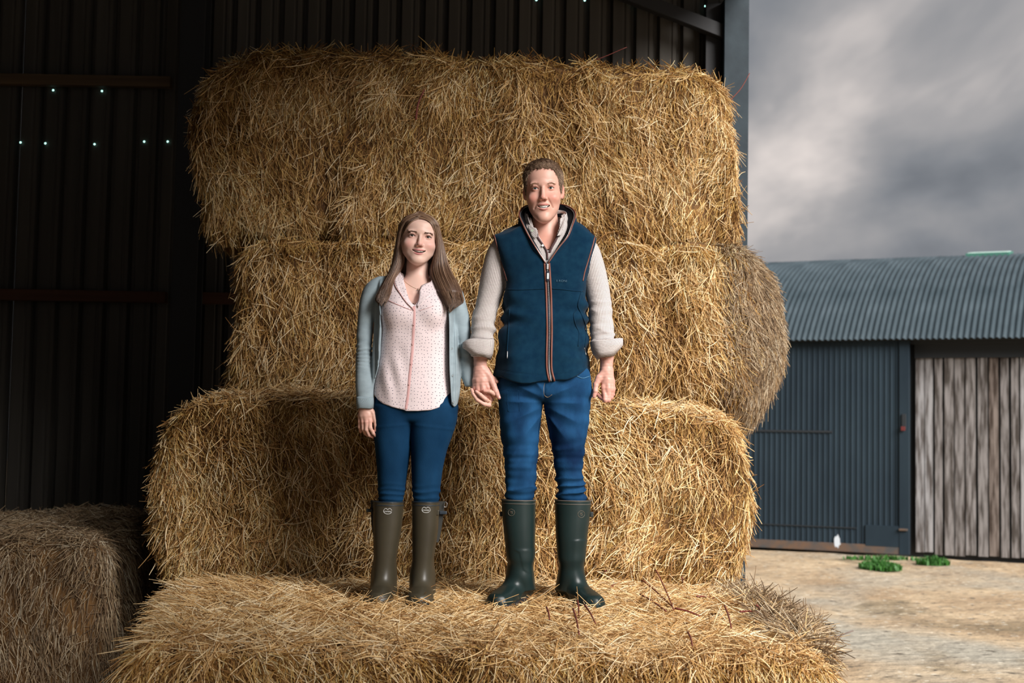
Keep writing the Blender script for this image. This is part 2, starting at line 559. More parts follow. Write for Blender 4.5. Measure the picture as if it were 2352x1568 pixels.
# slanting brace at the top
def brace():
    a = W(1420, -24, 9.78); b = W(1668, 73, 9.78)
    u = Vector(b - a); L = u.length
    ang = math.atan2(u.z, u.x)
    Mx = Matrix.Translation(Vector(a)) @ Matrix.Rotation(-ang, 4, 'Y')
    mb = MB().box(-0.1, L, 0, 0.012, -0.045, 0.045, Mx)
    mb.box(-0.1, L, 0.012, 0.09, -0.045, -0.033, Mx)
    o = mb.build('diagonal_brace', M['rail'], None, False, 0.002)
    tag(o, 'dark angle-iron brace sloping down to the corner post', 'brace')
brace()
# glowing discs on the sheets in place of daylight through fixing holes
hv = []
def holes():
    me = None
    pts = [(1232, 0), (1343, 1), (1453, 8), (1620, 14), (1646, 17), (122, 207), (234, 209), (47, 327), (104, 329), (217, 331), (331, 325), (385, 325)]
    for px, py in pts:
        p = W(px, py, YW - 0.012)
        if me is None:
            n = 10; v = [(0, -0.004, 0)] + [(0.0072 * math.cos(a), 0, 0.0072 * math.sin(a)) for a in np.arange(n) * 2 * math.pi / n] 
            f = [(0, 1 + k, 1 + (k + 1) % n) for k in range(n)] + [tuple(range(n, 0, -1))]
            o = mesh_obj('light_hole', v, f, M['daylight'], None, False); me = o.data
        else:
            o = bpy.data.objects.new('light_hole', me); COL.objects.link(o)
        o.parent = wall; o.location = Vector(p) - wall.location
holes()
# left wall and roof of the barn (they shade the scene, mostly outside the frame)
wl = MB().box(-6.6, -6.5, -1.3, YW, -0.05, 6.3).build('wall_left', M['sheet']); tag(wl, 'dark side wall of the barn', kind='structure')
ROOF_X = 1.63
rf = MB()
rf.add([(-6.6, -1.3, 6.3), (ROOF_X, -1.3, 4.80), (ROOF_X, YW + .1, 4.80), (-6.6, YW + .1, 6.3),
        (-6.6, -1.3, 6.35), (ROOF_X, -1.3, 4.85), (ROOF_X, YW + .1, 4.85), (-6.6, YW + .1, 6.35)],
       [(0, 1, 2, 3), (7, 6, 5, 4), (0, 4, 5, 1), (1, 5, 6, 2), (2, 6, 7, 3), (3, 7, 4, 0)])
tag(rf.build('ceiling', M['roof']), 'underside of the barn roof', kind='structure')
wf = MB().box(-6.5, -0.3, -1.30, -1.24, -0.05, 4.9).build('shade_wall_front', M['sheet']); tag(wf, 'added wall out of view that darkens the left of the barn', kind='structure')  # added behind the camera to cut the light reaching the left side

wr_ = MB().box(1.60, 1.66, -1.3, 2.4, -0.05, 4.6).build('shade_wall_right', M['sheet']); tag(wr_, 'added wall out of view that keeps sun off the left bale', kind='structure')  # added out of view to block sun from the left bale
# ------------------------------------------------------------------ the far barn
M['blue_door'] = mat('blue_grey_paint', (0.013, 0.023, 0.033), 0.55, noise=(2.5, (0.020, 0.034, 0.046), 0.2, (1, 1, 0.35)), spec=0.2)
M['curved_roof'] = mat('weathered_roof', (0.030, 0.046, 0.056), 0.6, noise=(1.6, (0.058, 0.080, 0.094), 0.2, (1, 1, 1)), spec=0.25)
M['dark_frame'] = mat('dark_frame', (0.012, 0.016, 0.02), 0.7)
M['plank'] = mat('weathered_plank', (0.045, 0.036, 0.03), 0.85, noise=(4.5, (0.22, 0.205, 0.20), 0.11, (5, 1, 0.5)), bump=(18, 0.4, 0.01, (6, 1, .2)))
M['plank2'] = mat('weathered_plank_brown', (0.04, 0.026, 0.018), 0.85, noise=(4.0, (0.20, 0.165, 0.145), 0.11, (5, 1, 0.5)), bump=(18, 0.4, 0.01, (6, 1, .2)))
M['plank3'] = mat('weathered_plank_pale', (0.08, 0.068, 0.062), 0.85, noise=(4.0, (0.31, 0.305, 0.31), 0.11, (5, 1, 0.5)), bump=(18, 0.4, 0.01, (6, 1, .2)))
M['skylight'] = mat('skylight', (0.55, 0.72, 0.66), 0.4)
M['rust'] = mat('rusty_edge', (0.13, 0.075, 0.045), 0.9, noise=(6, (0.06, 0.06, 0.06), 0.15))
M['white_splash'] = mat('white_paint_splash', (0.55, 0.60, 0.65), 0.6)
BO = Gnd(2095, 1275)
BA = math.atan2(*(Gnd(2095, 1275) - Gnd(1720, 1255))[[1, 0]]) + R(2)
Mb = Matrix.Translation(Vector((BO[0], BO[1], 0))) @ Matrix.Rotation(BA, 4, 'Z')
def bw(o):   # part modelled in the barn's own frame (u along wall, v away, z up)
    o.data.transform(Mb); return o
EAVE = 3.17
far = empty('farm_building', (BO[0], BO[1], 0))
tag(far, 'low farm building with curved corrugated roof across the yard', 'building')
def far_barn():
    # corrugated curved roof in sheets, following an arc from the eave to the ridge
    hs, rise = 3.6, 1.5
    Rr = (hs * hs + rise * rise) / (2 * rise)
    th0 = math.asin(hs / Rr)
    pitch = 0.085; amp = 0.016
    sheet_u = 0.68
    un = 8; per = int(8 * 6)
    us = np.linspace(0, sheet_u + 0.03, per + 1)
    ths = np.linspace(th0 * 1.03, -th0 * 0.9, 26)
    me = None
    for i in range(-11, 16):
        if me is None:
            v = []
            for th in ths:
                for u in us:
                    r = Rr + amp * math.sin(2 * math.pi * u / pitch)
                    v.append((u, hs - r * math.sin(th) , EAVE + rise - Rr + r * math.cos(th)))
            m = len(us); f = []
            for a in range(len(ths) - 1):
                for b in range(m - 1):
                    f.append((a * m + b, a * m + b + 1, (a + 1) * m + b + 1, (a + 1) * m + b))
            o = mesh_obj('roof_sheet', v, f, M['curved_roof'], None, True); me = o.data
            s = o.modifiers.new('thick', 'SOLIDIFY'); s.thickness = 0.004
        else:
            o = bpy.data.objects.new('roof_sheet', me); COL.objects.link(o)
        o.parent = far
        mm = Mb @ Matrix.Translation((i * sheet_u, -0.28, 0.003 * (i % 2)))
        o.matrix_basis = Matrix.Translation(-far.location) @ mm
    ubeg, uend = -11 * sheet_u, 16 * sheet_u
    # skylight on the ridge
    # eave beam, frames, gable ends, back wall
    bw(MB().box(ubeg, uend, -0.10, 0.02, EAVE - 0.14, EAVE + 0.01).build('eave_beam', M['dark_frame'], far))
    bw(MB().box(ubeg, uend, 0.10, 0.16, -0.05, EAVE).build('inner_wall', M['dark_frame'], far))
    bw(MB().box(ubeg, uend, 2 * hs - 0.5, 2 * hs - 0.4, -0.05, EAVE).build('rear_wall', M['dark_frame'], far))
    bw(MB().box(ubeg, ubeg + 0.06, 0.1, 2 * hs - 0.5, -0.05, EAVE).build('end_wall', M['dark_frame'], far))
    bw(MB().box(uend - 0.06, uend, 0.1, 2 * hs - 0.5, -0.05, EAVE).build('end_wall', M['dark_frame'], far))
    bw(MB().box(0.04, uend, -0.02, 0.10, EAVE - 0.34, EAVE - 0.14).build('lintel', M['dark_frame'], far))
    # planks: each its own board
    rp = random.Random(5)
    u = 0.05
    while u < 2.4:
        w = rp.uniform(0.085, 0.135)
        z0 = rp.uniform(0.02, 0.06); z1 = EAVE - 0.28 + rp.uniform(-0.06, 0.0)
        v0 = rp.uniform(-0.005, 0.02); tl = rp.uniform(-0.006, 0.006)
        mb = MB()
        vs = [(u, v0, z0), (u + w, v0 + tl, z0), (u + w, v0 + .03 + tl, z0), (u, v0 + .03, z0),
              (u, v0, z1), (u + w, v0 + tl, z1), (u + w, v0 + .03 + tl, z1), (u, v0 + .03, z1)]
        mb.add(vs, [(0, 1, 5, 4), (1, 2, 6, 5), (2, 3, 7, 6), (3, 0, 4, 7), (4, 5, 6, 7), (3, 2, 1, 0)])
        bw(mb.build('plank', M[rp.choice(['plank', 'plank', 'plank2', 'plank3', 'plank3'])], far))
        u += w + rp.uniform(0.012, 0.034)
    while u < uend - .1:
        w = 0.14
        bw(MB().box(u, u + w, 0, 0.03, 0.03, EAVE - 0.2).build('plank', M['plank'], far)); u += w + 0.02
far_barn()
def sky_light():
    q = W(2268, 590, 22.5); ul = (Mb.inverted() @ Vector(q)).x
    c = Mb @ Vector((ul, 2.80, EAVE + 1.5 + 0.0))
    root = empty('roof_light', tuple(c)); tag(root, 'pale green roof light on the ridge of the curved roof', 'skylight')
    Mr = Matrix.Translation(Vector(c)) @ Matrix.Rotation(BA, 4, 'Z') @ Matrix.Rotation(R(8), 4, 'X')
    MB().box(-0.30, 0.30, -0.30, 0.30, 0.0, 0.03, Mr).build('pane', M['skylight'], root)
    MB().box(-0.33, 0.33, -0.33, -0.30, -0.05, 0.02, Mr).box(-0.33, 0.33, 0.30, 0.33, -0.05, 0.02, Mr).box(-0.33, -0.30, -0.3, 0.3, -0.05, 0.02, Mr).box(0.30, 0.33, -0.3, 0.3, -0.05, 0.02, Mr).build('frame', mat('green_frame', (0.06, 0.2, 0.15), 0.6), root)
sky_light()
def barn_door():
    root = empty('sliding_door', tuple(Mb @ Vector((-2.2, -0.1, 0)))); tag(root, 'tall blue-grey ribbed metal sliding door of the farm building', 'door')
    H = EAVE - 0.10
    u0, u1 = -5.1, -0.0
    sw = 0.72
    u = u1 - 0.14 - sw
    k = 0
    while u > u0 - sw:
        xs, ys = [], []
        n = 9; p = sw / n
        for r in range(n):
            for fx, fy in ((0, 0), (0.30, 0), (0.42, 1), (0.58, 1), (0.70, 0)):
                xs.append(u + (r + fx) * p); ys.append(-0.20 - fy * 0.012)
        xs.append(u + sw + 0.004); ys.append(-0.20)
        v = []; m = len(xs)
        for zz in (0.12, H):
            for q in (0, 1): v += [(x, y + q * 0.006, zz) for x, y in zip(xs, ys)]
        f = []
        for i in range(m - 1):
            f += [(i, i + 1, 2 * m + i + 1, 2 * m + i), (m + i, 3 * m + i, 3 * m + i + 1, m + i + 1)]
        bw(mesh_obj('door_sheet', v, f, M['blue_door'], root, False))
        u -= sw; k += 1
    bw(MB().box(u1 - 0.14, u1, -0.235, -0.16, 0.02, H).build('door_stile', M['blue_door'], root, False, 0.004))
    bw(MB().box(u0, u1 - 0.14, -0.192, -0.17, 1.66, 1.70).build('mid_rail', M['dark_frame'], root))
    bw(MB().box(-2.9, -1.1, -0.222, -0.205, 1.735, 1.765).build('fold_seam', M['dark_frame'], root))
    bw(MB().box(u0, u1 - 0.14, -0.225, -0.17, 0.02, 0.14).build('bottom_rail', M['rust'], root, False, 0.004))
    bw(MB().box(u0, u1 - 0.75, -0.222, -0.208, 0.36, 0.375).build('lower_seam', M['dark_frame'], root))
    bw(MB().box(u1 - 0.62, u1 - 0.10, -0.228, -0.20, 0.12, 0.42).build('kick_plate', M['blue_door'], root, False, 0.003))
    bw(MB().box(u1 - 0.10, u1 - 0.04, -0.26, -0.235, 1.80, 2.02).build('lock_plate', M['dark_frame'], root, False, 0.004))
    bw(MB().box(u1 - 0.11, u1 - 0.05, -0.275, -0.26, 1.78, 1.84).build('lock_bar', mat('red_lock', (0.12, 0.02, 0.02), 0.5), root, False, 0.003))
    bw(MB().box(u1 - 0.14, u1 - 0.02, -0.27, -0.235, 0.36, 0.39).build('lower_bolt', M['rust'], root, False, 0.003))
    n = 14; rr = random.Random(3)
    v = [(-1.02 + 0.05 * math.cos(a) * rr.uniform(.6, 1.1), -0.2275, 0.16 + 0.11 * math.sin(a) * rr.uniform(.6, 1.1)) for a in np.arange(n) * 2 * math.pi / n]
    v += [(p[0], -0.2245, p[2]) for p in v]
    f = [tuple(range(n))] + [(i, (i + 1) % n, n + (i + 1) % n, n + i) for i in range(n)]
    bw(mesh_obj('paint_splash', v, f, M['white_splash'], root, False))
    # overhead track
    bw(MB().box(u0 - 1.2, 4.0, -0.26, -0.14, H + 0.005, H + 0.05).build('door_track', M['dark_frame'], root, False, 0.004))
barn_door()

# grass tufts on the yard: blades of real mesh
M['grass'] = mat('grass_blades', (0.018, 0.085, 0.010), 0.6, noise=(8, (0.04, 0.16, 0.018), 0.2))
M['dry_grass'] = mat('dry_grass', (0.20, 0.19, 0.06), 0.8, noise=(3, (0.10, 0.13, 0.04), 0.2))
def tuft(px, py, rx, ry, n, label, h=0.10, m='grass', name='grass_tuft'):
    c = Gnd(px, py)
    a = rng.uniform(0, 6.28, n); r = np.sqrt(rng.uniform(0, 1, n))
    b = np.stack([c[0] + rx * r * np.cos(a), c[1] + ry * r * np.sin(a), np.full(n, -0.03)], 1)
    hh = h * (1.1 - r * 0.7) * rng.uniform(0.6, 1.2, n)
    ln = rng.normal(0, 0.45, (n, 2)) * hh[:, None]
    V, F = [], []
    for i in range(n):
        t = np.array([b[i, 0] + ln[i, 0], b[i, 1] + ln[i, 1], b[i, 2] + 0.03 + hh[i]])
        s = rng.normal(size=3) * 0.010; s[2] = 0
        k = len(V)
        mid = (b[i] + t) / 2 + np.array([0, 0, 0.01])
        V += [b[i] - s, b[i] + s, mid + s * .7, mid - s * .7, t]
        F += [(k, k + 1, k + 2, k + 3), (k + 3, k + 2, k + 4)]
    o = mesh_obj(name, V, F, M[m], None, False)
    tag(o, label, 'grass'); o['kind'] = 'stuff'
tuft(2022, 1301, 0.26, 0.35, 900, 'small bright green grass tuft on the earth below the blue door')
tuft(2143, 1291, 0.22, 0.22, 500, 'green grass tuft at the foot of the wooden boards')
tuft(2030, 1281, 0.6, 0.12, 260, 'thin strip of short grass along the foot of the blue door', 0.05)
tuft(2260, 1268, 1.3, 0.35, 1300, 'dull yellow-green weeds along the foot of the wooden boards', 0.10, 'dry_grass', 'weed_strip')
# ================================================================== straw bales
M['bale'] = mat('straw_bale_core', (0.055, 0.024, 0.006), 0.95, noise=(28, (0.20, 0.10, 0.03), 0.2, (1, 1, 0.35)), bump=(40, 0.8, 0.02, (1, 1, .3)))
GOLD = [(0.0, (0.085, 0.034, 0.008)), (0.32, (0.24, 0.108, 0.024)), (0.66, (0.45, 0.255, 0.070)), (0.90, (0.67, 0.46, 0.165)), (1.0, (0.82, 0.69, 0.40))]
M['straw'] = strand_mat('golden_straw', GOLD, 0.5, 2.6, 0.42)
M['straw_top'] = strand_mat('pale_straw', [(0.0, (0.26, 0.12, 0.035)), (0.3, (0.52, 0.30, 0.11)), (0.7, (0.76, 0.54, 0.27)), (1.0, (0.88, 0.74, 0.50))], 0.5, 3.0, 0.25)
M['straw_grey'] = strand_mat('weathered_straw', [(0.0, (0.09, 0.055, 0.03)), (0.4, (0.22, 0.14, 0.075)), (0.8, (0.36, 0.26, 0.15)), (1.0, (0.52, 0.44, 0.32))], 0.6, 3.0, 0.25)  # weathered straw; on the left bale its dark tone stands in for shade
M['red_stalk'] = mat('red_brown_stalk', (0.16, 0.03, 0.02), 0.6)
M['grey_stick'] = mat('grey_stick', (0.16, 0.12, 0.10), 0.7)

def rbox(P, lo, hi, r):
    lo = np.asarray(lo, np.float32); hi = np.asarray(hi, np.float32)
    q = np.abs(P - (lo + hi) / 2) - ((hi - lo) / 2 - r)
    return np.sqrt((np.maximum(q, 0) ** 2).sum(-1)) + np.minimum(q.max(-1), 0) - r

def straw_on(o, V, F, n, name, material, sel, dirf, L=(0.07, 0.2), rad=0.0019, lift=(0.02, 0.3), parent=None, depth=(-0.02, 0.012), bend=0.7, seed=0, gaps=0.48):
    g = np.random.default_rng(100 + seed)
    tri = np.concatenate([F[:, [0, 1, 2]], F[:, [0, 2, 3]]])
    a, b, c = V[tri[:, 0]], V[tri[:, 1]], V[tri[:, 2]]
    cr_ = np.cross(b - a, c - a); ar = np.linalg.norm(cr_, axis=1) / 2
    N = cr_ / (2 * ar[:, None] + 1e-12)
    cen = (a + b + c) / 3
    tu = snoise(cen * np.array([1, 1, .55]), 5.5, 3) + 0.7 * snoise(cen * np.array([1, 1, .5]), 13, 5)
    w = ar * sel(cen, N) * np.clip(0.62 + gaps * tu, 0.05, 3); w = w / w.sum()
    k = g.choice(len(tri), n, p=w)
    r1 = np.sqrt(g.uniform(size=(n, 1))); r2 = g.uniform(size=(n, 1))
    p = (1 - r1) * a[k] + r1 * (1 - r2) * b[k] + r1 * r2 * c[k]
    nn = N[k]
    d = dirf(p, nn, g)
    d = d - nn * (d * nn).sum(1, keepdims=True)
    d /= np.linalg.norm(d, axis=1)[:, None] + 1e-9
    lf = g.uniform(*lift, (n, 1)) ** 1.0
    d2 = d + nn * lf; d2 /= np.linalg.norm(d2, axis=1)[:, None]
    ln = g.uniform(*L, (n, 1)) * np.where(g.uniform(size=(n, 1)) < 0.12, 1.35, 1)
    off = g.uniform(*depth, (n, 1)) + 0.022 * gaps * (snoise(p * np.array([1, 1, .55]), 5.5, 3) + 0.7 * snoise(p * np.array([1, 1, .5]), 13, 5))[:, None]
    side = np.cross(d, nn) * g.normal(0, bend, (n, 1)) + nn * g.normal(-0.25, bend * 0.6, (n, 1))
    K = 4
    t = np.linspace(0, 1, K)[None, :, None]
    pts = (p + nn * off)[:, None] + (d2 * ln)[:, None] * (t - 0.35) + (side * ln * 0.5)[:, None] * (t - 0.35) ** 2
    pts[..., 2] -= (ln[:, None, 0:1] * 0.18 * np.maximum(t - 0.5, 0) ** 2)[..., 0] * np.abs(1 - nn[:, None, 2])
    rr = rad * g.uniform(0.6, 1.25, (n, 1)) * np.array([1.0, 1.0, 0.9, 0.55])[None]
    return curves_obj(name, pts, rr, material, parent)

def down(sp=0.29, swirl=0.5, fan=0.0):
    def f(p, n, g):
        a = g.normal(0, sp, len(p)) + swirl * snoise(p, 1.1, 3) + 0.5 * swirl * snoise(p, 3.1, 5)
        wild = g.uniform(size=len(p)) < 0.08
        a = np.where(wild, g.uniform(-3.14, 3.14, len(p)), a)
        # tangent frame: s horizontal along the face
        s = np.cross(n, np.array([0, 0, 1.0])); s /= np.linalg.norm(s, axis=1)[:, None] + 1e-6
        dn = np.cross(n, s); dn = np.where(dn[:, 2:3] > 0, -dn, dn)
        return np.cos(a)[:, None] * dn + np.sin(a)[:, None] * s
    return f
def flat_dir(p, n, g):
    a = g.uniform(0, 6.28, len(p)) * 0.5 + np.where(g.uniform(size=len(p)) < 0.5, 0, 3.14) - 0.78 + 0.6 * snoise(p, 1.3, 4)
    return np.stack([np.cos(a), np.sin(a), np.zeros(len(p))], 1)
def mixdir(p, n, g):
    t = np.clip((n[:, 2:3] - 0.35) * 3.0, 0, 1)
    return flat_dir(p, n, g) * t + down()(p, n, g) * (1 - t)

def bale(name, label, sdf, lo, hi, h=0.03, layers=(), group='rectangular straw bales of the stack'):
    root = empty(name, ((lo[0] + hi[0]) / 2, (lo[1] + hi[1]) / 2, lo[2]))
    tag(root, label, 'straw bale', group)
    V, F = nets(sdf, np.array(lo) - 0.25, np.array(hi) + 0.25, h)
    o = mesh_obj('bale_body', V, F, M['bale'], root)
    for i, ly in enumerate(layers):
        s = straw_on(o, V, F, parent=root, seed=i * 7 + hash(label) % 50 * 0 + int(lo[0] * -13 + lo[2] * 31) % 97, **ly)
        s['kind'] = 'stuff'
    return root, V, F

def lerp_edges(tab):
    """tab rows (py, px) on plane Y -> function z -> x"""
    T = np.array(tab, float)
    o = np.argsort(T[:, 0]); return T[o, 0], T[o, 1]
def warped(tabL, tabR, topP, lo, hi, r, amp=0.03, flake=0.0, seed=1):
    """rounded box whose sides follow x=L(z), x=R(z) and top z=T(x)"""
    L = lerp_edges(tabL); Rr = lerp_edges(tabR); T = lerp_edges(topP)
    x0, x1 = lo[0], hi[0]; z1 = hi[2]
    def f(P):
        l = np.interp(P[:, 2], *L); rr = np.interp(P[:, 2], *Rr); tz = np.interp(P[:, 0], *T)
        Q = P.copy()
        Q[:, 0] = x0 + (P[:, 0] - l) / (rr - l) * (x1 - x0)
        Q[:, 2] = P[:, 2] - (tz - z1) * np.clip((P[:, 2] - lo[2]) / (z1 - lo[2]), 0, 1)
        d = rbox(Q, lo, hi, r)
        n = amp * snoise(P, 1.0, seed) + amp * 0.45 * snoise(P, 3.2, seed + 1) + amp * 0.22 * snoise(P, 9.0, seed + 2)
        if flake:
            n = n + flake * snoise(P * np.array([1.0, 0.5, 0.12], np.float32), 3.6, seed + 3)
        return (d - n) * 0.8
    return f
def tabW(rows, Y):
    """[(px,py)] -> [(z, x)]"""
    return [(W(a, b, Y)[2], W(a, b, Y)[0]) for a, b in rows]
def topW(rows, Y):
    return [(W(a, b, Y)[0], W(a, b, Y)[2]) for a, b in rows]

SIDE = lambda mn=0.0: (lambda p, n: (n[:, 1] < 0.25) * (n[:, 2] < 0.75) * (1 - 0.6 * (n[:, 1] > -0.2)) + 1e-9)
TOPS = lambda p, n: (n[:, 2] > 0.45) + 1e-9
ALLF = lambda p, n: np.where(n[:, 1] > 0.4, 0.05, np.where(n[:, 2] < -0.7, 0.05, 1.0))

# --- bale A: top of the stack
YA = 7.38
sA = warped(tabW([(505, 130), (470, 200), (462, 300), (462, 400), (470, 500), (482, 560), (496, 600)], YA),
            tabW([(1648, 130), (1668, 220), (1690, 330), (1704, 430), (1708, 520), (1700, 600)], YA),
            topW([(480, 150), (560, 122), (640, 112), (900, 112), (1100, 126), (1400, 146), (1660, 172)], YA),
            (-1.5, YA, 2.62), (1.15, 8.5, 3.56), 0.11, 0.026, 0.024, 1)
bale('straw_bale', 'topmost straw bale of the stack, against the dark cladding', sA, (-1.6, YA, 2.55), (1.2, 8.5, 3.6), 0.028, [
    dict(n=42000, name='inner_straw', material=M['straw'], sel=SIDE(), dirf=down(), L=(0.05, 0.14), rad=0.0016, lift=(0.0, 0.12), depth=(-0.008, 0.003), gaps=0.0),
    dict(n=105000, name='straw', material=M['straw'], sel=SIDE(), dirf=down(), L=(0.05, 0.15), rad=0.0014, lift=(0.0, 0.34)),
    dict(n=9000, name='loose_straw', material=M['straw_top'], sel=SIDE(), dirf=down(0.6, 0.6), L=(0.08, 0.19), rad=0.0016, lift=(0.1, 0.5), depth=(0.0, 0.02)),
    dict(n=14000, name='top_straw', material=M['straw'], sel=TOPS, dirf=flat_dir, L=(0.06, 0.16), rad=0.0019, lift=(0.05, 0.8))])
# --- bale B: bulging second bale
YB = 7.30
sB0 = warped(tabW([(570, 540), (545, 600), (548, 700), (533, 800), (520, 890), (515, 930)], YB),
             tabW([(1690, 540), (1715, 600), (1722, 800), (1715, 930)], YB),
             topW([(480, 545), (1800, 560)], YB),
             (-1.5, YB, 1.80), (1.2, 8.5, 2.72), 0.10, 0.026, 0.024, 4)
bc = W(1690, 778, 7.75)
sB = lambda P: smin(sB0(P), 0.8 * (ell(P, (bc[0] - 0.03, 7.95, bc[2] + 0.0), (0.30, 0.60, 0.50)) - 0.012 * snoise(P, 3.1, 2)), 0.10)
bale('straw_bale', 'second straw bale from the top, its right end bulging out over the yard', sB, (-1.6, YB, 1.55), (1.5, 8.6, 2.8), 0.028, [
    dict(n=38000, name='inner_straw', material=M['straw'], sel=SIDE(), dirf=down(), L=(0.05, 0.14), rad=0.0016, lift=(0.0, 0.12), depth=(-0.008, 0.003), gaps=0.0),
    dict(n=95000, name='straw', material=M['straw'], sel=lambda p, n: SIDE()(p, n) * (p[:, 0] < 1.16) + 1e-9, dirf=down(), L=(0.05, 0.15), rad=0.0014, lift=(0.0, 0.30)),
    dict(n=9000, name='loose_straw', material=M['straw_top'], sel=lambda p, n: SIDE()(p, n) * (p[:, 0] < 1.05) + 1e-9, dirf=down(0.6, 0.6), L=(0.08, 0.19), rad=0.0016, lift=(0.1, 0.5), depth=(0.0, 0.02)),
    dict(n=42000, name='weathered_straw', material=M['straw_grey'], sel=lambda p, n: (p[:, 0] > 1.06) * (n[:, 1] < 0.5) + 1e-9, dirf=down(0.28, 0.2), L=(0.05, 0.15), rad=0.0016, lift=(0.0, 0.35), gaps=0.2)])
# --- bale C: bench-high bale behind the couple
YC = 6.80
sC = warped(tabW([(420, 905), (385, 960), (362, 1050), (352, 1150), (362, 1250), (385, 1350), (400, 1420)], YC),
            tabW([(1650, 930), (1690, 985), (1704, 1060), (1712, 1150), (1718, 1230), (1712, 1300), (1698, 1370), (1690, 1420)], YC),
            topW([(340, 935), (420, 915), (620, 902), (900, 902), (1400, 920), (1720, 948)], YC),
            (-1.6, YC, 0.86), (1.1, 8.2, 1.80), 0.10, 0.026, 0.024, 7)
bale('straw_bale', 'long straw bale at hip height directly behind the couple', sC, (-1.75, YC, 0.8), (1.2, 8.25, 1.85), 0.028, [
    dict(n=42000, name='inner_straw', material=M['straw'], sel=SIDE(), dirf=down(), L=(0.05, 0.14), rad=0.0016, lift=(0.0, 0.12), depth=(-0.008, 0.003), gaps=0.0),
    dict(n=115000, name='straw', material=M['straw'], sel=SIDE(), dirf=down(), L=(0.05, 0.145), rad=0.0014, lift=(0.0, 0.28)),
    dict(n=10000, name='loose_straw', material=M['straw_top'], sel=SIDE(), dirf=down(0.7, 0.6), L=(0.07, 0.17), rad=0.0019, lift=(0.1, 0.5), depth=(0.0, 0.02)),
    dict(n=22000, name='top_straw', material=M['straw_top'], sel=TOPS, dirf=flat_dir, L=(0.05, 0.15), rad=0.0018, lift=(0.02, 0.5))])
# --- bale D: the front bale they stand on
xl0, xl1 = W(320, 1480, 4.97)[0], W(400, 1345, 6.75)[0]
xr0, xr1 = W(1885, 1500, 4.97)[0], W(1712, 1390, 6.75)[0]
def sD(P):
    t = np.clip((P[:, 1] - 4.97) / 1.8, 0, 1)
    l = xl0 + (xl1 - xl0) * t; r = xr0 + (xr1 - xr0) * t + 0.10 * np.sin(t * 3.14)
    k = np.clip((0.9 - P[:, 2]) / 0.25, 0, 1)
    l = l - 0.05 * k; r = r + 0.07 * k
    Q = P.copy()
    Q[:, 0] = -1.4 + (P[:, 0] - l) / (r - l) * 2.6
    Q[:, 2] = P[:, 2] - 0.03 * t + 0.036
    d = rbox(Q, (-1.4, 4.97, 0.0), (1.2, 6.9, 0.90), 0.09)
    n = 0.014 * snoise(P, 1.0, 9) + 0.006 * snoise(P, 3.0, 3) + 0.004 * snoise(P, 9.0, 4)
    n = n + 0.024 * snoise(P * np.array([1.0, 0.5, 0.12], np.float32), 3.6, 6) * (P[:, 2] < 0.84)
    return (d - n) * 0.8
def spread_dir(p, n, g):
    d = mixdir(p, n, g)
    edge = np.clip((-1.0 - p[:, 0]) / 0.3, 0, 1)[:, None]
    out = np.stack([-np.ones(len(p)), g.normal(-0.3, 0.4, len(p)), g.normal(-0.6, 0.3, len(p))], 1)
    return d * (1 - edge * 0.7) + out * edge * 0.7
bale('straw_bale', 'front straw bale the couple are standing on, strewn with loose stalks', sD, (-1.6, 4.95, 0.0), (1.35, 6.9, 0.95), 0.025, [
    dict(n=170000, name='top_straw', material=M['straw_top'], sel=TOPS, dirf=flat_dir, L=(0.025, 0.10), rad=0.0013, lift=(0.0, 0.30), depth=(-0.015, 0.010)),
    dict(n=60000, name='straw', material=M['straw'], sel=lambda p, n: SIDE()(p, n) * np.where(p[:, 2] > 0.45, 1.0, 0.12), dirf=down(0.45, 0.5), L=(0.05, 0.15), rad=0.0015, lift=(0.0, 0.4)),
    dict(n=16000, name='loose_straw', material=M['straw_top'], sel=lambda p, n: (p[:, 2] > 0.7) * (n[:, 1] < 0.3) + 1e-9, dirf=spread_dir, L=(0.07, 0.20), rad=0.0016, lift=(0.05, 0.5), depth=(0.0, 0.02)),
    dict(n=3500, name='weathered_straw', material=M['straw_grey'], sel=lambda p, n: (p[:, 2] > 0.75) * (p[:, 0] > 1.02) * (p[:, 1] > 5.1) + 1e-9, dirf=flat_dir, L=(0.06, 0.20), rad=0.0020, lift=(0.1, 0.8), depth=(0.0, 0.03))])
# --- bales under C and under the left one, and the dark bale at the left
sE = lambda P: 0.8 * (rbox(P, (-1.62, 6.98, 0.0), (1.06, 8.2, 0.87), 0.09) - 0.02 * snoise(P, 1.1, 5) - 0.01 * snoise(P, 3.3, 5))
bale('straw_bale', 'straw bale on the ground under the long hip-high bale', sE, (-1.7, 6.95, 0.0), (1.1, 8.2, 0.9), 0.04, [
    dict(n=16000, name='straw', material=M['straw'], sel=SIDE(), dirf=down(), L=(0.06, 0.16), rad=0.0024, lift=(0.0, 0.35))])
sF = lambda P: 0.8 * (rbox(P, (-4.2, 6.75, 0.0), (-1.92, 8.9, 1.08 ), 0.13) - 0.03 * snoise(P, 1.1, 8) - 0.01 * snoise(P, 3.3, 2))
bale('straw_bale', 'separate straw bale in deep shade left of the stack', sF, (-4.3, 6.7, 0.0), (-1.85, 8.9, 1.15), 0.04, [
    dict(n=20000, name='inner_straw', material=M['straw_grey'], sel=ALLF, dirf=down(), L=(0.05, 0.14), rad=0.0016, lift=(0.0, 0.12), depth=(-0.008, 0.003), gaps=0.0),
    dict(n=60000, name='straw', material=M['straw_grey'], sel=ALLF, dirf=mixdir, L=(0.06, 0.17), rad=0.0020, lift=(0.0, 0.35), gaps=0.2)], group='loose bales beside the stack')  # darker straw puts part of the shade into this bale's colour

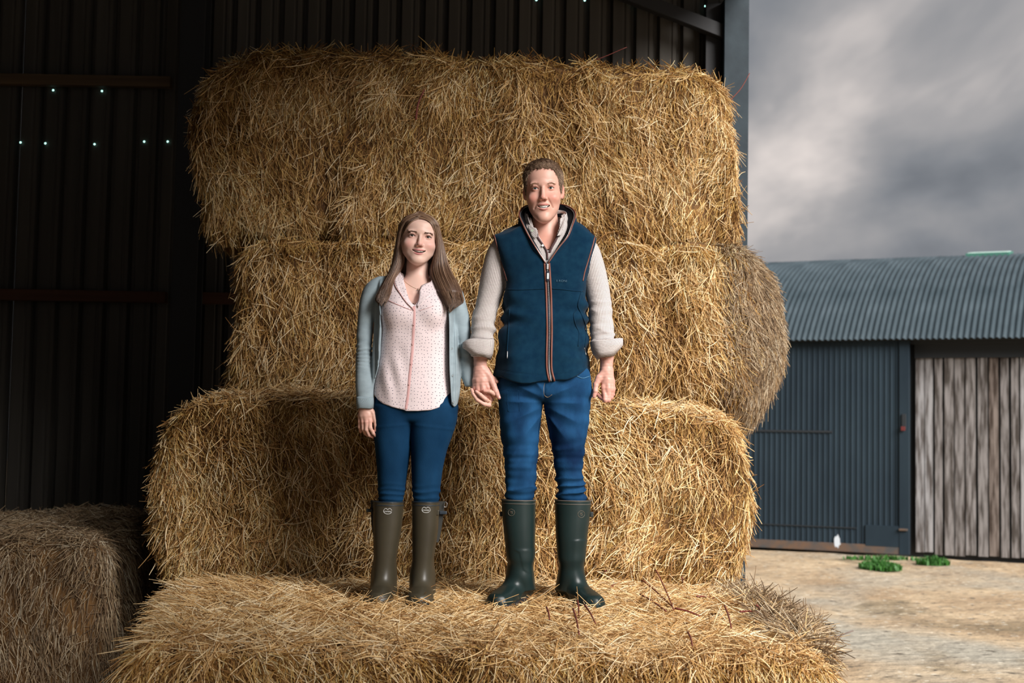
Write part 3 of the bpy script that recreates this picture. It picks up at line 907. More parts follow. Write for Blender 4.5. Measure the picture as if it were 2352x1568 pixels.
# --- single coarse stalks that stand out
def stalk(pts, r, m, label, cat='stalk', name='dry_stalk', grp=None):
    P = catmull(pts, 12)
    o = tube(P, np.linspace(r, r * 0.6, 12), 6, name=name, mat=M[m]); tag(o, label, cat, grp)
def on_top(px, py, dz=0.0):
    """point on top of the front bale"""
    return Gnd(px, py, 0.905) + np.array([0, 0, dz])
red = [((1470, 1345), (1545, 1405), .05), ((1500, 1340), (1548, 1412), .07), ((1470, 1383), (1530, 1415), .03), ((1550, 1420), (1608, 1426), .02),
       ((1600, 1388), (1640, 1384), .02), ((1664, 1420), (1680, 1455), .03), ((1580, 1475), (1590, 1496), .03), ((1316, 1428), (1330, 1470), .03),
       ((1326, 1398), (1329, 1425), .05), ((1390, 1350), (1392, 1330), .06), ((1404, 1366), (1412, 1350), .06), ((1566, 1368), (1568, 1352), .06),
       ((1700, 1425), (1742, 1417), .05), ((1738, 1432), (1745, 1414), .05), ((1255, 1415), (1262, 1435), .02), ((1342, 1418), (1368, 1445), .03)]
rl = ['long red-brown stalk arching up right of the man, tallest of the cluster', 'red-brown stalk crossing beside the tallest one right of the man', 'red-brown stalk lying low, lower left of the right-hand cluster',
      'thin red-brown stalk lying flat right of the cluster on the front bale', 'short curved red-brown stalk near the foot of the hip-high bale', 'stout red-brown stalk standing upright mid right of the bale top',
      'red-brown stalk at the front lip of the bale, right of the middle', 'red-brown stalk at the front lip just below the man\'s right-hand boot', 'short upright red-brown stalk just in front of the man\'s right-hand boot',
      'tiny upright red-brown stalk immediately right of the man\'s right-hand boot', 'tiny leaning red-brown stalk a little right of the man\'s boots', 'short upright red-brown stalk against the foot of the hip-high bale',
      'short slanting red-brown stalk near the far right corner of the bale top', 'rightmost short red-brown stalk on the bale top', 'small red-brown stalk in front of the gap between the man\'s boots', 'red-brown stalk lying in front of the toe of the man\'s right-hand boot']
for i, (a, b, h) in enumerate(red):
    p = on_top(*a, h + 0.02 if i % 2 else 0.035); q = on_top(*b, 0.02)
    m = (p + q) / 2 + np.array([0.002, 0, 0.003])
    stalk([p, m, q], 0.0042, 'red_stalk', rl[i], grp='red-brown stalks on the front bale')
p = W(1862, 1492, 5.35); q = W(1960, 1448, 5.35)
stalk([p + [-.05, 0.02, -.02], p, (p + q) / 2 + [0, 0, .006], q], 0.005, 'grey_stick', 'grey stick poking out over the yard from the right end of the front bale')
p = W(1672, 235, 7.7); q = W(1722, 168, 7.7)
stalk([p + [-.03, 0, -.03], p, (p + q) / 2 + [0.01, 0, -.006], q], 0.0035, 'red_stalk', 'dark red-brown stalk poking up beside the corner post')
p = W(955, 275, YA - 0.05); q = W(975, 205, YA - 0.04)
stalk([p, (p + q) / 2 + [-.01, -0.01, 0], q], 0.006, 'red_stalk', 'rust-red stalk caught in the face of the topmost bale')
p = W(1320, 152, 7.6); q = W(1440, 108, 7.6)
stalk([p, (p + q) / 2 + [0, 0, -.008], q], 0.003, 'red_stalk', 'thin dark stalk reaching up over the top bale edge')
# ================================================================== people: shared tools
Y0 = 6.10          # depth plane of the two bodies
def PZ(px, py, dy=0.0):
    p = W(px, py, Y0 + dy); return p
def rows(tab, yf=None, yb=None):
    """(py, pxl, pxr[, yf, yb]) -> Column rows"""
    out = []
    for r in tab:
        py, a, b = r[:3]
        f, k = (r[3], r[4]) if len(r) > 3 else (yf, yb)
        dy = (f + k) / 2
        A = W(a, py, Y0 + dy); B = W(b, py, Y0 + dy)
        out.append(((A[2] + B[2]) / 2, A[0], B[0], Y0 + f, Y0 + k))
    return out
def fronts(sdf, x, z, ya, yb, n=70):
    x = np.atleast_1d(x).astype(np.float32); z = np.atleast_1d(z).astype(np.float32)
    ys = np.linspace(ya, yb, n, dtype=np.float32)
    P = np.stack([np.repeat(x, n), np.tile(ys, len(x)), np.repeat(z, n)], 1)
    D = sdf(P).reshape(len(x), n)
    k = np.argmax(D < 0, 1); hit = D[np.arange(len(x)), k] < 0
    k = np.maximum(k, 1)
    a = D[np.arange(len(x)), k - 1]; b = D[np.arange(len(x)), k]
    t = np.where(hit, a / np.where(np.abs(a - b) > 1e-9, a - b, 1), 1)
    return np.where(hit, ys[k - 1] + (ys[k] - ys[k - 1]) * np.clip(t, 0, 1), np.nan)
def on_surf(sdf, pts, off=0.002, ya=None, yb=None):
    """photo pixels laid on the front of a solid -> world points"""
    pts = np.asarray(pts, float)
    ya = Y0 - 0.3 if ya is None else ya; yb = Y0 + 0.12 if yb is None else yb
    y = np.full(len(pts), Y0 - 0.1)
    for _ in range(3):
        p = W(pts[:, 0], pts[:, 1], y)
        yy = fronts(sdf, p[:, 0], p[:, 2], ya, yb)
        ok = ~np.isnan(yy)
        if ok.any():
            yy = np.interp(np.arange(len(yy)), np.arange(len(yy))[ok], yy[ok])
            y = yy
    y = y - off
    return W(pts[:, 0], pts[:, 1], y)
def line_on(name, sdf, pts, r, m, parent, off=0.001, n=40, flat=1.0, nn=6):
    P = catmull(pts, n)
    Q = on_surf(sdf, P, off)
    return tube(Q, r, nn, name=name, mat=m, parent=parent, flat=flat)
def sheet(name, A, B, m, parent, n=30, k=8, thick=0.002, uvscale=True, bulge=None):
    """surface between two 3-D edge curves, given real thickness"""
    A = catmull(A, n); B = catmull(B, n)
    t = np.linspace(0, 1, k)[:, None, None]
    G = A[None] * (1 - t) + B[None] * t
    if bulge is not None: G = G + bulge * np.sin(t * math.pi)
    return grid_obj(name, G, m, parent, thick)
def grid_obj(name, G, m, parent, thick=0.002, closed=False):
    k, n, _ = G.shape
    i = np.arange(k * n).reshape(k, n)
    F = np.stack([i[:-1, :-1], i[:-1, 1:], i[1:, 1:], i[1:, :-1]], -1).reshape(-1, 4)
    o = mesh_obj(name, G.reshape(-1, 3), F, m, parent)
    du = np.linalg.norm(np.diff(G, axis=1), axis=2); dv = np.linalg.norm(np.diff(G, axis=0), axis=2)
    u = np.concatenate([np.zeros((k, 1)), np.cumsum(du, 1)], 1); v = np.concatenate([np.zeros((1, n)), np.cumsum(dv, 0)], 0)
    vattr(o, 'fab', np.stack([u, v, np.zeros_like(u)], -1).reshape(-1, 3), 'FLOAT_VECTOR')
    if thick:
        s = o.modifiers.new('thick', 'SOLIDIFY'); s.thickness = thick; s.offset = 0
    return o
def surf_sheet(name, sdf, A, B, m, parent, n=30, k=8, off=0.003, thick=0.002, lift=None):
    """sheet between two pixel polylines, laid on the front of a solid"""
    A = catmull(A, n); B = catmull(B, n)
    G = []
    for t in np.linspace(0, 1, k):
        o_ = off if lift is None else off + lift * t
        G.append(on_surf(sdf, A * (1 - t) + B * t, o_))
    return grid_obj(name, np.array(G), m, parent, thick)
def sdf_cloth(name, sdf, lo, hi, h, m, parent, col=None, cols=None):
    V, F = nets(sdf, lo, hi, h)
    o = mesh_obj(name, V, F, m, parent)
    if col is not None:
        u, v = col.uv(V)
        vattr(o, 'fab', np.stack([u, v, np.zeros_like(u)], -1), 'FLOAT_VECTOR')
    if cols is not None:
        D = np.stack([np.abs(c(V.astype(np.float32))) for c in cols], 1); w = D.argmin(1)
        out = np.zeros((len(V), 3))
        for i, c in enumerate(cols):
            u, v = c.uv(V); out[w == i, 0] = u[w == i] + i * 0.37; out[w == i, 1] = v[w == i]
        vattr(o, 'fab', out, 'FLOAT_VECTOR')
    return o
def join_meshes(name, parts, m, parent, colors=None):
    Vs, Fs, k = [], [], 0
    for V, F in parts: Vs.append(V); Fs.append(F + k); k += len(V)
    o = mesh_obj(name, np.concatenate(Vs), np.concatenate(Fs), m, parent)
    if colors is not None:
        c = np.concatenate(colors); c = np.concatenate([c, np.ones((len(c), 1))], 1)
        vattr(o, 'tint', c, 'FLOAT_COLOR')
    return o

def attr_mat(name, rough=0.5, sss=0.0, spec=0.4, bump=None):
    m = mat(name, (0.5, 0.5, 0.5), rough, spec=spec, sss=sss, bump=bump)
    t = m.node_tree; a = t.nodes.new('ShaderNodeAttribute'); a.attribute_name = 'tint'
    t.links.new(a.outputs['Color'], t.nodes['Principled BSDF'].inputs['Base Color'])
    return m
M['skin'] = attr_mat('skin', 0.46, 0.12, 0.42, (900, 0.12, 0.0004))

def fab_nodes(m):
    t = m.node_tree; a = t.nodes.new('ShaderNodeAttribute'); a.attribute_name = 'fab'
    return t, t.nodes['Principled BSDF'], a
def check_mat(name, light, dark, period, duty=0.45):
    m = mat(name, light, 0.85, spec=0.08, bump=(60, 0.5, 0.004, (1, 1, 2)))
    t, b, a = fab_nodes(m)
    sp = t.nodes.new('ShaderNodeSeparateXYZ'); t.links.new(a.outputs['Vector'], sp.inputs[0])
    outs = []
    for ax in (0, 1):
        mu = t.nodes.new('ShaderNodeMath'); mu.operation = 'MULTIPLY'; mu.inputs[1].default_value = 1 / period
        t.links.new(sp.outputs[ax], mu.inputs[0])
        fr = t.nodes.new('ShaderNodeMath'); fr.operation = 'FRACT'; t.links.new(mu.outputs[0], fr.inputs[0])
        lt = t.nodes.new('ShaderNodeMath'); lt.operation = 'LESS_THAN'; lt.inputs[1].default_value = duty
        t.links.new(fr.outputs[0], lt.inputs[0]); outs.append(lt.outputs[0])
    ad = t.nodes.new('ShaderNodeMath'); ad.operation = 'ADD'; t.links.new(outs[0], ad.inputs[0]); t.links.new(outs[1], ad.inputs[1])
    r = t.nodes.new('ShaderNodeValToRGB'); r.color_ramp.interpolation = 'CONSTANT'
    r.color_ramp.elements[0].position = 0; r.color_ramp.elements[0].color = (*light, 1)
    r.color_ramp.elements[1].position = 0.75; r.color_ramp.elements[1].color = (*dark, 1)
    mid = tuple(0.62 * x + 0.38 * y for x, y in zip(light, dark))
    e = r.color_ramp.elements.new(0.25); e.color = (*mid, 1)
    h = t.nodes.new('ShaderNodeMath'); h.operation = 'MULTIPLY'; h.inputs[1].default_value = 0.5
    t.links.new(ad.outputs[0], h.inputs[0]); t.links.new(h.outputs[0], r.inputs['Fac'])
    t.links.new(r.outputs['Color'], b.inputs['Base Color'])
    return m
def dot_mat(name, base, dot, period, rad):
    m = mat(name, base, 0.65, spec=0.3, sheen=0.15)
    t, b, a = fab_nodes(m)
    v = t.nodes.new('ShaderNodeTexVoronoi'); v.voronoi_dimensions = '2D'
    v.inputs['Scale'].default_value = 1 / period; v.inputs['Randomness'].default_value = 0.55
    t.links.new(a.outputs['Vector'], v.inputs['Vector'])
    lt = t.nodes.new('ShaderNodeMath'); lt.operation = 'LESS_THAN'; lt.inputs[1].default_value = rad / period
    t.links.new(v.outputs['Distance'], lt.inputs[0])
    x = t.nodes.new('ShaderNodeMix'); x.data_type = 'RGBA'
    x.inputs['A'].default_value = (*base, 1); x.inputs['B'].default_value = (*dot, 1)
    t.links.new(lt.outputs[0], x.inputs['Factor']); t.links.new(x.outputs['Result'], b.inputs['Base Color'])
    return m

# ------------------------------------------------------------------ heads
def make_head(q):
    """returns (local sdf, local colour function); local: x to the picture's right, -y to the viewer, z up, 0 at eye level"""
    fz = q['fz']; fx = q['fx']          # vertical / horizontal feature scale
    ch = -0.141 * fz
    J = q['jaw']
    jaw = Column([(ch - 0.004, -0.016 * J[0], 0.016 * J[0], -0.074, -0.03), (ch + 0.008, -0.030 * J[0], 0.030 * J[0], -0.087, -0.012), (ch + 0.028, -0.045 * J[1], 0.045 * J[1], -0.091, 0.01),
                  (-0.085 * fz, -0.056 * J[2], 0.056 * J[2], -0.091, 0.03), (-0.045 * fz, -0.0655 * J[3], 0.0655 * J[3], -0.091, 0.05),
                  (-0.01, -0.070 * J[4], 0.070 * J[4], -0.087, 0.07), (0.03, -0.0725 * J[4], 0.0725 * J[4], -0.0925, 0.08),
                  (0.07 * q['cr'], -0.071 * J[4], 0.071 * J[4], -0.088, 0.08), (0.10 * q['cr'] - 0.01 * (q['cr'] < 0.95), -0.055, 0.055, -0.066, 0.06)], n=2.15, cap_r=0.025)
    ex, ey, er = q['ex'], -0.0735, 0.0125
    mz = q['mz']; mw = q['mw']
    def lipcurve(z0, curl, y0, w):
        xs = np.linspace(-1, 1, 13)
        return [(x * w, y0 + 0.016 * x * x + 0.004 * x ** 4, z0 + curl * x * x) for x in xs]
    up = lipcurve(mz + q['lu'], q['cu'], -0.0985, mw)
    lw = lipcurve(mz + q['ll'], q['cl'], -0.0965, mw)
    upr = [0.0016 + 0.0030 * (1 - x * x) ** 0.7 * q['lf'] for x in np.linspace(-1, 1, 13)]
    lwr = [0.0016 + 0.0042 * (1 - x * x) ** 0.7 * q['lf'] for x in np.linspace(-1, 1, 13)]
    def cavity(P):
        x = P[:, 0] / mw
        zu = mz + q['lu'] + q['cu'] * x * x - 0.0010; zl = mz + q['ll'] + q['cl'] * x * x + 0.0022
        d = np.maximum(P[:, 2] - zu, zl - P[:, 2])
        d = np.maximum(d, (np.abs(x) - 0.97) * mw)
        yl = -0.0985 + 0.016 * x * x
        return np.maximum(d, P[:, 1] - (yl + 0.024))
    def f(P):
        ax = np.abs(P[:, 0]); S = P.copy(); S[:, 0] = ax
        d = smin(jaw(P), ell(P, (0, 0.012, q.get('cz', 0.040)), (0.0765, 0.100, 0.088 * q['cr'])), 0.022)
        d = smin(d, ell(P, (0, -0.078, ch + 0.018), (0.024 * J[0], 0.018, 0.018)), 0.016)
        # brow, sockets, cheeks
        d = smin(d, ell(S, (0.030 * fx, -0.083, 0.020), (0.024, 0.0095, 0.0075 * q['brow'])), 0.012)
        d = smin(d, ell(S, (0, -0.088, 0.022), (0.016, 0.008, 0.012)), 0.012)
        d = smax(d, -ell(S, (ex, -0.099, -0.001), (0.0175, 0.0135, 0.0125)), 0.008)
        d = smin(d, ell(S, (0.041 * fx, -0.068, -0.040 * fz), (0.022, 0.020, 0.018) * np.array(q['chk'])), 0.024)
        # eyelids around the ball with an almond opening
        lid = ell(S, (ex, ey, 0.0), (er + .0022, er + .0022, er + .0016))
        slx = (S[:, 0] - ex)
        top = 0.0052 * q['eo'] * (1 - (slx / 0.0145) ** 2) ; bot = -0.0042 * q['eo'] * (1 - (slx / 0.0145) ** 2) + q.get('sq', 0)
        slit = np.maximum(S[:, 2] - top, bot - S[:, 2])
        slit = np.maximum(slit, S[:, 1] - (ey - 0.004))
        d = smin(d, lid, 0.004)
        d = smin(d, chain(S, [(ex - .013, -0.0835, 0.006), (ex - .004, -0.0905, 0.0105), (ex + .006, -0.089, 0.0105), (ex + .0145, -0.080, 0.005)], [0.0022, .003, .003, .002]), 0.006)
        d = smax(d, -slit, 0.0012)
        # nose
        nt = q['nt']; nw = q['nw']
        nose = chain(S, [(0, -0.0885, 0.010), (0, -0.0975, -0.010), (0, -0.1085, nt + 0.006)], [0.0065 * nw, 0.0072 * nw, 0.0088 * nw], 0.004)
        nose = smin(nose, ell(P, (0, -0.1105, nt), (0.0110 * nw, 0.0100, 0.0088)), 0.006)
        nose = smin(nose, ell(S, (0.0118 * nw, -0.0985, nt - 0.0035), (0.0070 * nw, 0.0095, 0.0072)), 0.005)
        d = smin(d, nose, 0.008)
        d = smax(d, -ell(S, (0.0062 * nw, -0.1055, nt - 0.0095), (0.0036, 0.0055, 0.0032)), 0.002)
        # smile folds
        fold = chain(S, [(0.017, -0.093, nt - 0.002), (0.028, -0.0865, mz + 0.012), (mw + 0.010, -0.0765, mz - 0.004)], [0.002, 0.0025, 0.0015])
        if q['fold'] > 0: d = smax(d, -(fold + 0.0008), 0.014 * q['fold'])
        # mouth
        d = smin(d, ell(P, (0, -0.080, mz), (mw * 0.95, 0.016, 0.020)), 0.012)
        d = smax(d, -cavity(P), 0.0015)
        d = smin(d, np.minimum(chain(P, up, upr), chain(P, lw, lwr)), 0.003)
        # ears
        if q['ears']:
            E = S.copy(); c = np.array([0.0765, 0.006, -0.004], np.float32)
            a = 0.18; Q = E - c
            qx = Q[:, 0] * math.cos(a) - Q[:, 1] * math.sin(a); qy = Q[:, 0] * math.sin(a) + Q[:, 1] * math.cos(a)
            Q2 = np.stack([qx, qy, Q[:, 2]], 1)
            th = np.clip((Q2[:, 2] + 0.03) / 0.06, 0, 1)
            ear = ell(Q2, (0.004, 0.004, 0.0), (0.0068, 0.0165, 0.030)); ear = smin(ear, ell(Q2, (0.000, -0.004, -0.022), (0.006, 0.009, 0.011)), 0.006)
            conc = ell(Q2, (0.0105, -0.003, 0.002), (0.0065, 0.0090, 0.017))
            ear = smax(ear, -conc, 0.003)
            d = smin(d, ear, 0.005)
        return d
    base = np.array(q['skin']); lipc = np.array(q['lip']); red = np.array(q['red'])
    def colr(P):
        c = np.tile(base, (len(P), 1)); ax = np.abs(P[:, 0])
        def blend(w, col):
            nonlocal c
            c = c * (1 - w[:, None]) + col * w[:, None]
        g = lambda x, y, sx, sy: np.exp(-((ax - x) / sx) ** 2 - ((P[:, 2] - y) / sy) ** 2) * (P[:, 1] < 0)
        blend(q['blush'] * g(0.045, -0.042 * fz, 0.020, 0.022), red)
        blend(q['blush'] * 0.9 * g(0.0, q['nt'], 0.016, 0.012), red)
        if q.get('stub', 0): blend(q['stub'] * np.clip((-0.05 - P[:, 2]) / 0.03, 0, 1) * (P[:, 1] < 0.0), np.array([0.50, 0.28, 0.20]))
        blend(0.45 * g(ex, 0.0, 0.017, 0.011), red * 0.85)
        x = P[:, 0] / mw
        du = chain(P, up, upr); dl = chain(P, lw, lwr)
        dm = np.minimum(du, dl)
        blend(np.clip(1 - dm / 0.0016, 0, 1) * 0.85, lipc)
        cv = cavity(P); blend(np.clip(-cv / 0.001 + 0.2, 0, 1) * (P[:, 1] > -0.100 + 0.016 * x * x + 0.004), np.array([0.05, 0.012, 0.012]))
        if q['ears']: blend(0.5 * (ax > 0.079) * (P[:, 1] > -0.02), red)
        return np.clip(c, 0, 1)
    # small parts as local geometry
    xs = np.linspace(-0.88, 0.88, 11)
    return dict(sdf=f, col=colr, ex=ex, ey=ey, er=er, mz=mz, mw=mw, q=q)

M['eye_white'] = mat('eye_white', (0.80, 0.78, 0.76), 0.15, spec=0.5)
M['tooth'] = mat('tooth_enamel', (0.86, 0.83, 0.76), 0.25, spec=0.5)
M['pupil'] = mat('pupil', (0.008, 0.008, 0.008), 0.08)
def iris(c, s=0): return mat('iris', c, 0.12, noise=(700, tuple(x * 2 for x in c), 0.2))
def face_parts(H, Mw, parent, iris_c, lash):
    ex, ey, er = H['ex'], H['ey'], H['er']
    T = lambda v: [tuple(Mw @ Vector(p)) for p in v]
    im = iris(iris_c)
    for s in (-1, 1):
        # eyeball sphere with iris bulge
        nu, nv = 20, 14; v, f = [], []
        for j in range(nv + 1):
            th = math.pi * j / nv
            for i in range(nu):
                ph = 2 * math.pi * i / nu
                v.append((s * ex + er * math.sin(th) * math.cos(ph), ey - er * math.cos(th), er * math.sin(th) * math.sin(ph)))
        for j in range(nv):
            for i in range(nu): f.append((j * nu + i, j * nu + (i + 1) % nu, (j + 1) * nu + (i + 1) % nu, (j + 1) * nu + i))
        e = mesh_obj('eye', T(v), f, M['eye_white'], parent)
        def disc(r, dy, m, nm, cx=0, cz=0):
            n = 20
            v = [(s * ex + cx, ey - er - dy - 0.0004, cz - 0.0004)] + [(s * ex + cx + r * math.cos(a), ey - er * math.cos(math.asin(min(1, r / er))) - dy, cz - 0.0004 + r * math.sin(a)) for a in np.arange(n) * 2 * math.pi / n]
            return mesh_obj(nm, T(v), [(0, 1 + (i + 1) % n, 1 + i) for i in range(n)], m, e)
        disc(0.0060, 0.0004, im, 'iris'); disc(0.0027, 0.0010, M['pupil'], 'pupil')
        disc(0.0009, 0.0016, M['eye_white'], 'catchlight', 0.0018, 0.0022) if False else None
    # teeth: single teeth on a curved arc, upper row (and lower when it shows)
    q = H['q']
    for row in (['upper', 'lower'] if q.get('lower') else ['upper']):
        n = 8 if row == 'upper' else 6
        wtot = H['mw'] * (0.80 if row == 'upper' else 0.52)
        e = np.linspace(-wtot, wtot, n + 1)
        mb_v, mb_f = [], []
        for i in range(n):
            xa, xb = e[i] + 0.00012, e[i + 1] - 0.00012
            xm = (xa + xb) / 2 / H['mw']
            zt = H['mz'] + q['lu'] + q['cu'] * xm * xm + 0.001
            L = (0.0090 if abs(xm) < 0.3 else 0.0080 - 0.003 * (abs(xm) > 0.6)) * q.get('tl', 1)
            za, zb = (zt - L, zt) if row == 'upper' else (H['mz'] + q['ll'] + q['cl'] * xm * xm + 0.0, H['mz'] + q['ll'] + q['cl'] * xm * xm + 0.0062)
            k = len(mb_v)
            for x, y in ((xa, 0), ((xa + xb) / 2, -0.0012), (xb, 0)):
                yy = -0.0945 + 0.019 * (x / H['mw']) ** 2 + y
                for z in (za, zb): mb_v.append((x, yy, z))
            for x in (xa, xb):
                yy = -0.0945 + 0.019 * (x / H['mw']) ** 2 + 0.006
                for z in (za, zb): mb_v.append((x, yy, z))
            mb_f += [(k, k + 2, k + 3, k + 1), (k + 2, k + 4, k + 5, k + 3), (k + 6, k, k + 1, k + 7), (k + 4, k + 8, k + 9, k + 5), (k, k + 6, k + 8, k + 4, k + 2), (k + 1, k + 3, k + 5, k + 9, k + 7)]
        mesh_obj('teeth', T(mb_v), mb_f, M['tooth'], parent, False)
    # lashes / upper lid line
    for s in (-1, 1):
        p = [(s * (ex + t * 0.0142), ey - math.sqrt(max(1e-6, (er + .0026) ** 2 - (t * 0.0138) ** 2)) * 1.0 + 0.0, 0.0054 * q['eo'] * (1 - t * t) + 0.0002) for t in np.linspace(-0.95, 1.0, 9)]
        tube(T(p), [0.0004 * lash] * 2 + [0.0009 * lash] * 5 + [0.0008 * lash] * 2, 5, name='eyelash', mat=M['lash'], parent=parent)
M['lash'] = mat('dark_lash', (0.02, 0.013, 0.01), 0.6)

def arc_hand(P, spec, k=0.006):
    """spec: list of (points, radii)"""
    d = None
    for pts, rs in spec:
        e = chain(P, pts, rs, 0.003)
        d = e if d is None else smin(d, e, k)
    return d
# ================================================================== the man
man = empty('person', tuple(W(1252, 1378, Y0)))
man.location.z = 0.9
tag(man, 'tall man in navy fleece gilet, checked shirt, blue jeans and dark green wellington boots', 'person', 'couple standing on the bales')
QM = dict(fz=1.0, fx=1.0, jaw=(0.98, 1.02, 1.10, 1.07, 1.05), ex=0.0325, mz=-0.0785, mw=0.0270, lu=0.0085, ll=-0.0110, cu=0.0010, cl=0.0130, lf=0.62,
          cr=1.02, brow=1.1, chk=(1, 1, 1), eo=0.82, nt=-0.042, nw=1.06, fold=0.7, ears=True, skin=(0.66, 0.375, 0.295), lip=(0.50, 0.17, 0.15),
          red=(0.62, 0.20, 0.15), blush=0.55, stub=0.12, lower=True, tl=1.25)
HM = make_head(QM)
hp = W(1248.5, 438.5, Y0 - 0.01)
HMM = Matrix.Translation(Vector(hp)) @ Matrix.Rotation(R(-2.6), 4, 'Y') @ Matrix.Rotation(R(-3), 4, 'Z') @ Matrix.Rotation(R(2), 4, 'X') @ Matrix.Scale(1.02, 4)
HMI = np.array(HMM.inverted(), np.float32)
def loc(P, MI): return (P @ MI[:3, :3].T + MI[:3, 3]).astype(np.float32)
neck_b = PZ(1257, 560, 0.0); neck_t = PZ(1250, 470, 0.02)
def man_head_w(P):
    d = HM['sdf'](loc(P, HMI)) * 1.02
    n = cap(P, neck_b + [0, 0.022, -0.02], neck_t + [0, 0.024, 0], 0.060, 0.053)
    d = smin(d, n, 0.012)
    ch = ell(P, neck_b + [0, 0.0, -0.085], (0.15, 0.085, 0.11))
    d = smin(d, ch, 0.03)
    # collar bones and throat
    d = smin(d, cap(P, neck_b + [0.012, -0.068, -0.035], neck_b + [0.10, -0.05, -0.02], 0.008, 0.006), 0.012)
    d = smin(d, cap(P, neck_b + [-0.012, -0.068, -0.035], neck_b + [-0.10, -0.05, -0.02], 0.008, 0.006), 0.012)
    d = smin(d, ell(P, neck_b * 0.35 + neck_t * 0.65 + [0, -0.058, 0], (0.010, 0.009, 0.014)), 0.012)
    return d
def hand_pts(ox, oy, sc, lst):
    return [W(ox + a / sc, oy + b / sc, Y0 + dy) for a, b, dy in lst]
# free hand (picture right)
def HF(*l): return hand_pts(1330, 770, 8.708, l)
dF = -0.04
handF = [
    (HF((560, 150, dF), (555, 400, dF), (548, 600, dF), (545, 720, dF)), [0.037, 0.0305, 0.0265, 0.027]),
    (HF((545, 700, dF), (520, 900, dF - .005), (500, 1040, dF - .012)), [0.026, 0.019, 0.0125]),
    (HF((550, 700, dF), (575, 900, dF - .01), (580, 1060, dF - .018)), [0.026, 0.019, 0.0125]),
    (HF((560, 700, dF), (620, 900, dF - .004), (640, 1070, dF - .008)), [0.026, 0.018, 0.012]),
    (HF((570, 720, dF + .008), (645, 920, dF + .01), (675, 1070, dF + .012)), [0.022, 0.016, 0.011]),
    (HF((500, 1040, dF - .012), (525, 1290, dF - .02), (440, 1235, dF - .002), (385, 1185, dF + .004)), [0.0125, 0.0108, 0.0095, 0.0085]),
    (HF((580, 1060, dF - .018), (588, 1290, dF - .012), (520, 1270, dF + .014), (455, 1215, dF + .016)), [0.0125, 0.0108, 0.0098, 0.0088]),
    (HF((640, 1070, dF - .008), (640, 1235, dF + .004), (575, 1245, dF + .028), (520, 1200, dF + .026)), [0.0115, 0.010, 0.0095, 0.0085]),
    (HF((675, 1070, dF + .012), (672, 1180, dF + .022), (620, 1200, dF + .038), (580, 1160, dF + .036)), [0.0105, 0.009, 0.0085, 0.0078]),
    (HF((520, 740, dF - .006), (400, 850, dF - .012), (340, 985, dF - .016), (325, 1110, dF - .020), (300, 1215, dF - .018)), [0.020, 0.0155, 0.0118, 0.0112, 0.0088]),
]
# hand that holds hers (picture centre): the back of his hand faces the viewer
def HH(*l): return hand_pts(1050, 770, 8.708, l)
dH = -0.06
handH = [
    (HH((480, 150, dH), (465, 400, dH), (462, 560, dH), (470, 680, dH)), [0.036, 0.030, 0.027, 0.028]),
    (HH((480, 680, dH), (560, 900, dH - .008), (610, 1050, dH - .014)), [0.026, 0.020, 0.0125]),
    (HH((470, 680, dH), (500, 900, dH - .012), (520, 1080, dH - .020)), [0.026, 0.020, 0.0128]),
    (HH((455, 680, dH), (430, 900, dH - .010), (425, 1090, dH - .014)), [0.025, 0.019, 0.0122]),
    (HH((435, 680, dH), (380, 900, dH - .002), (355, 1060, dH - .004)), [0.021, 0.017, 0.0112]),
    (HH((610, 1050, dH - .014), (640, 1190, dH - .010), (680, 1280, dH + .008), (670, 1310, dH + .02)), [0.0125, 0.0115, 0.0100, 0.0085]),
    (HH((520, 1080, dH - .020), (560, 1210, dH - .012), (610, 1290, dH + .010), (620, 1300, dH + .022)), [0.0125, 0.0112, 0.0098, 0.0085]),
    (HH((425, 1090, dH - .014), (470, 1230, dH + .004), (540, 1300, dH + .022)), [0.0118, 0.0105, 0.0090]),
    (HH((355, 1060, dH - .004), (400, 1200, dH + .016), (470, 1290, dH + .028)), [0.0108, 0.0092, 0.008]),
    (HH((560, 720, dH - .004), (655, 850, dH - .010), (725, 1000, dH - .020), (775, 1120, dH - .026), (835, 1245, dH - .026)), [0.021, 0.0165, 0.0130, 0.0118, 0.0085]),
]
def tendons(P, d, spec, sc=0.0012):
    return d
def skinc(base, red, P, knuck):
    c = np.tile(np.array(base), (len(P), 1))
    for k in knuck:
        w = 0.5 * np.exp(-((P - k) ** 2).sum(1) / (0.012 ** 2))
        c = c * (1 - w[:, None]) + np.array(red) * w[:, None]
    return c
def crop(V, F, keep):
    m = keep(V); ok = m[F].all(1); F = F[ok]
    idx = np.full(len(V), -1); u = np.unique(F); idx[u] = np.arange(len(u))
    return V[u], idx[F]
parts, cols = [], []
lo = hp + np.array([-0.125, -0.16, -0.27]); hi = hp + np.array([0.125, 0.15, 0.165])
V, F = nets(man_head_w, lo, hi, 0.0017)
V, F = crop(V, F, lambda v: v[:, 2] > lo[2] + 0.006)
c = HM['col'](loc(V.astype(np.float32), HMI))
nk = np.clip((hp[2] - 0.15 - V[:, 2]) / 0.05, 0, 1)[:, None]
c = c * (1 - nk) + np.array([0.60, 0.31, 0.24]) * nk
parts.append((V, F)); cols.append(c)
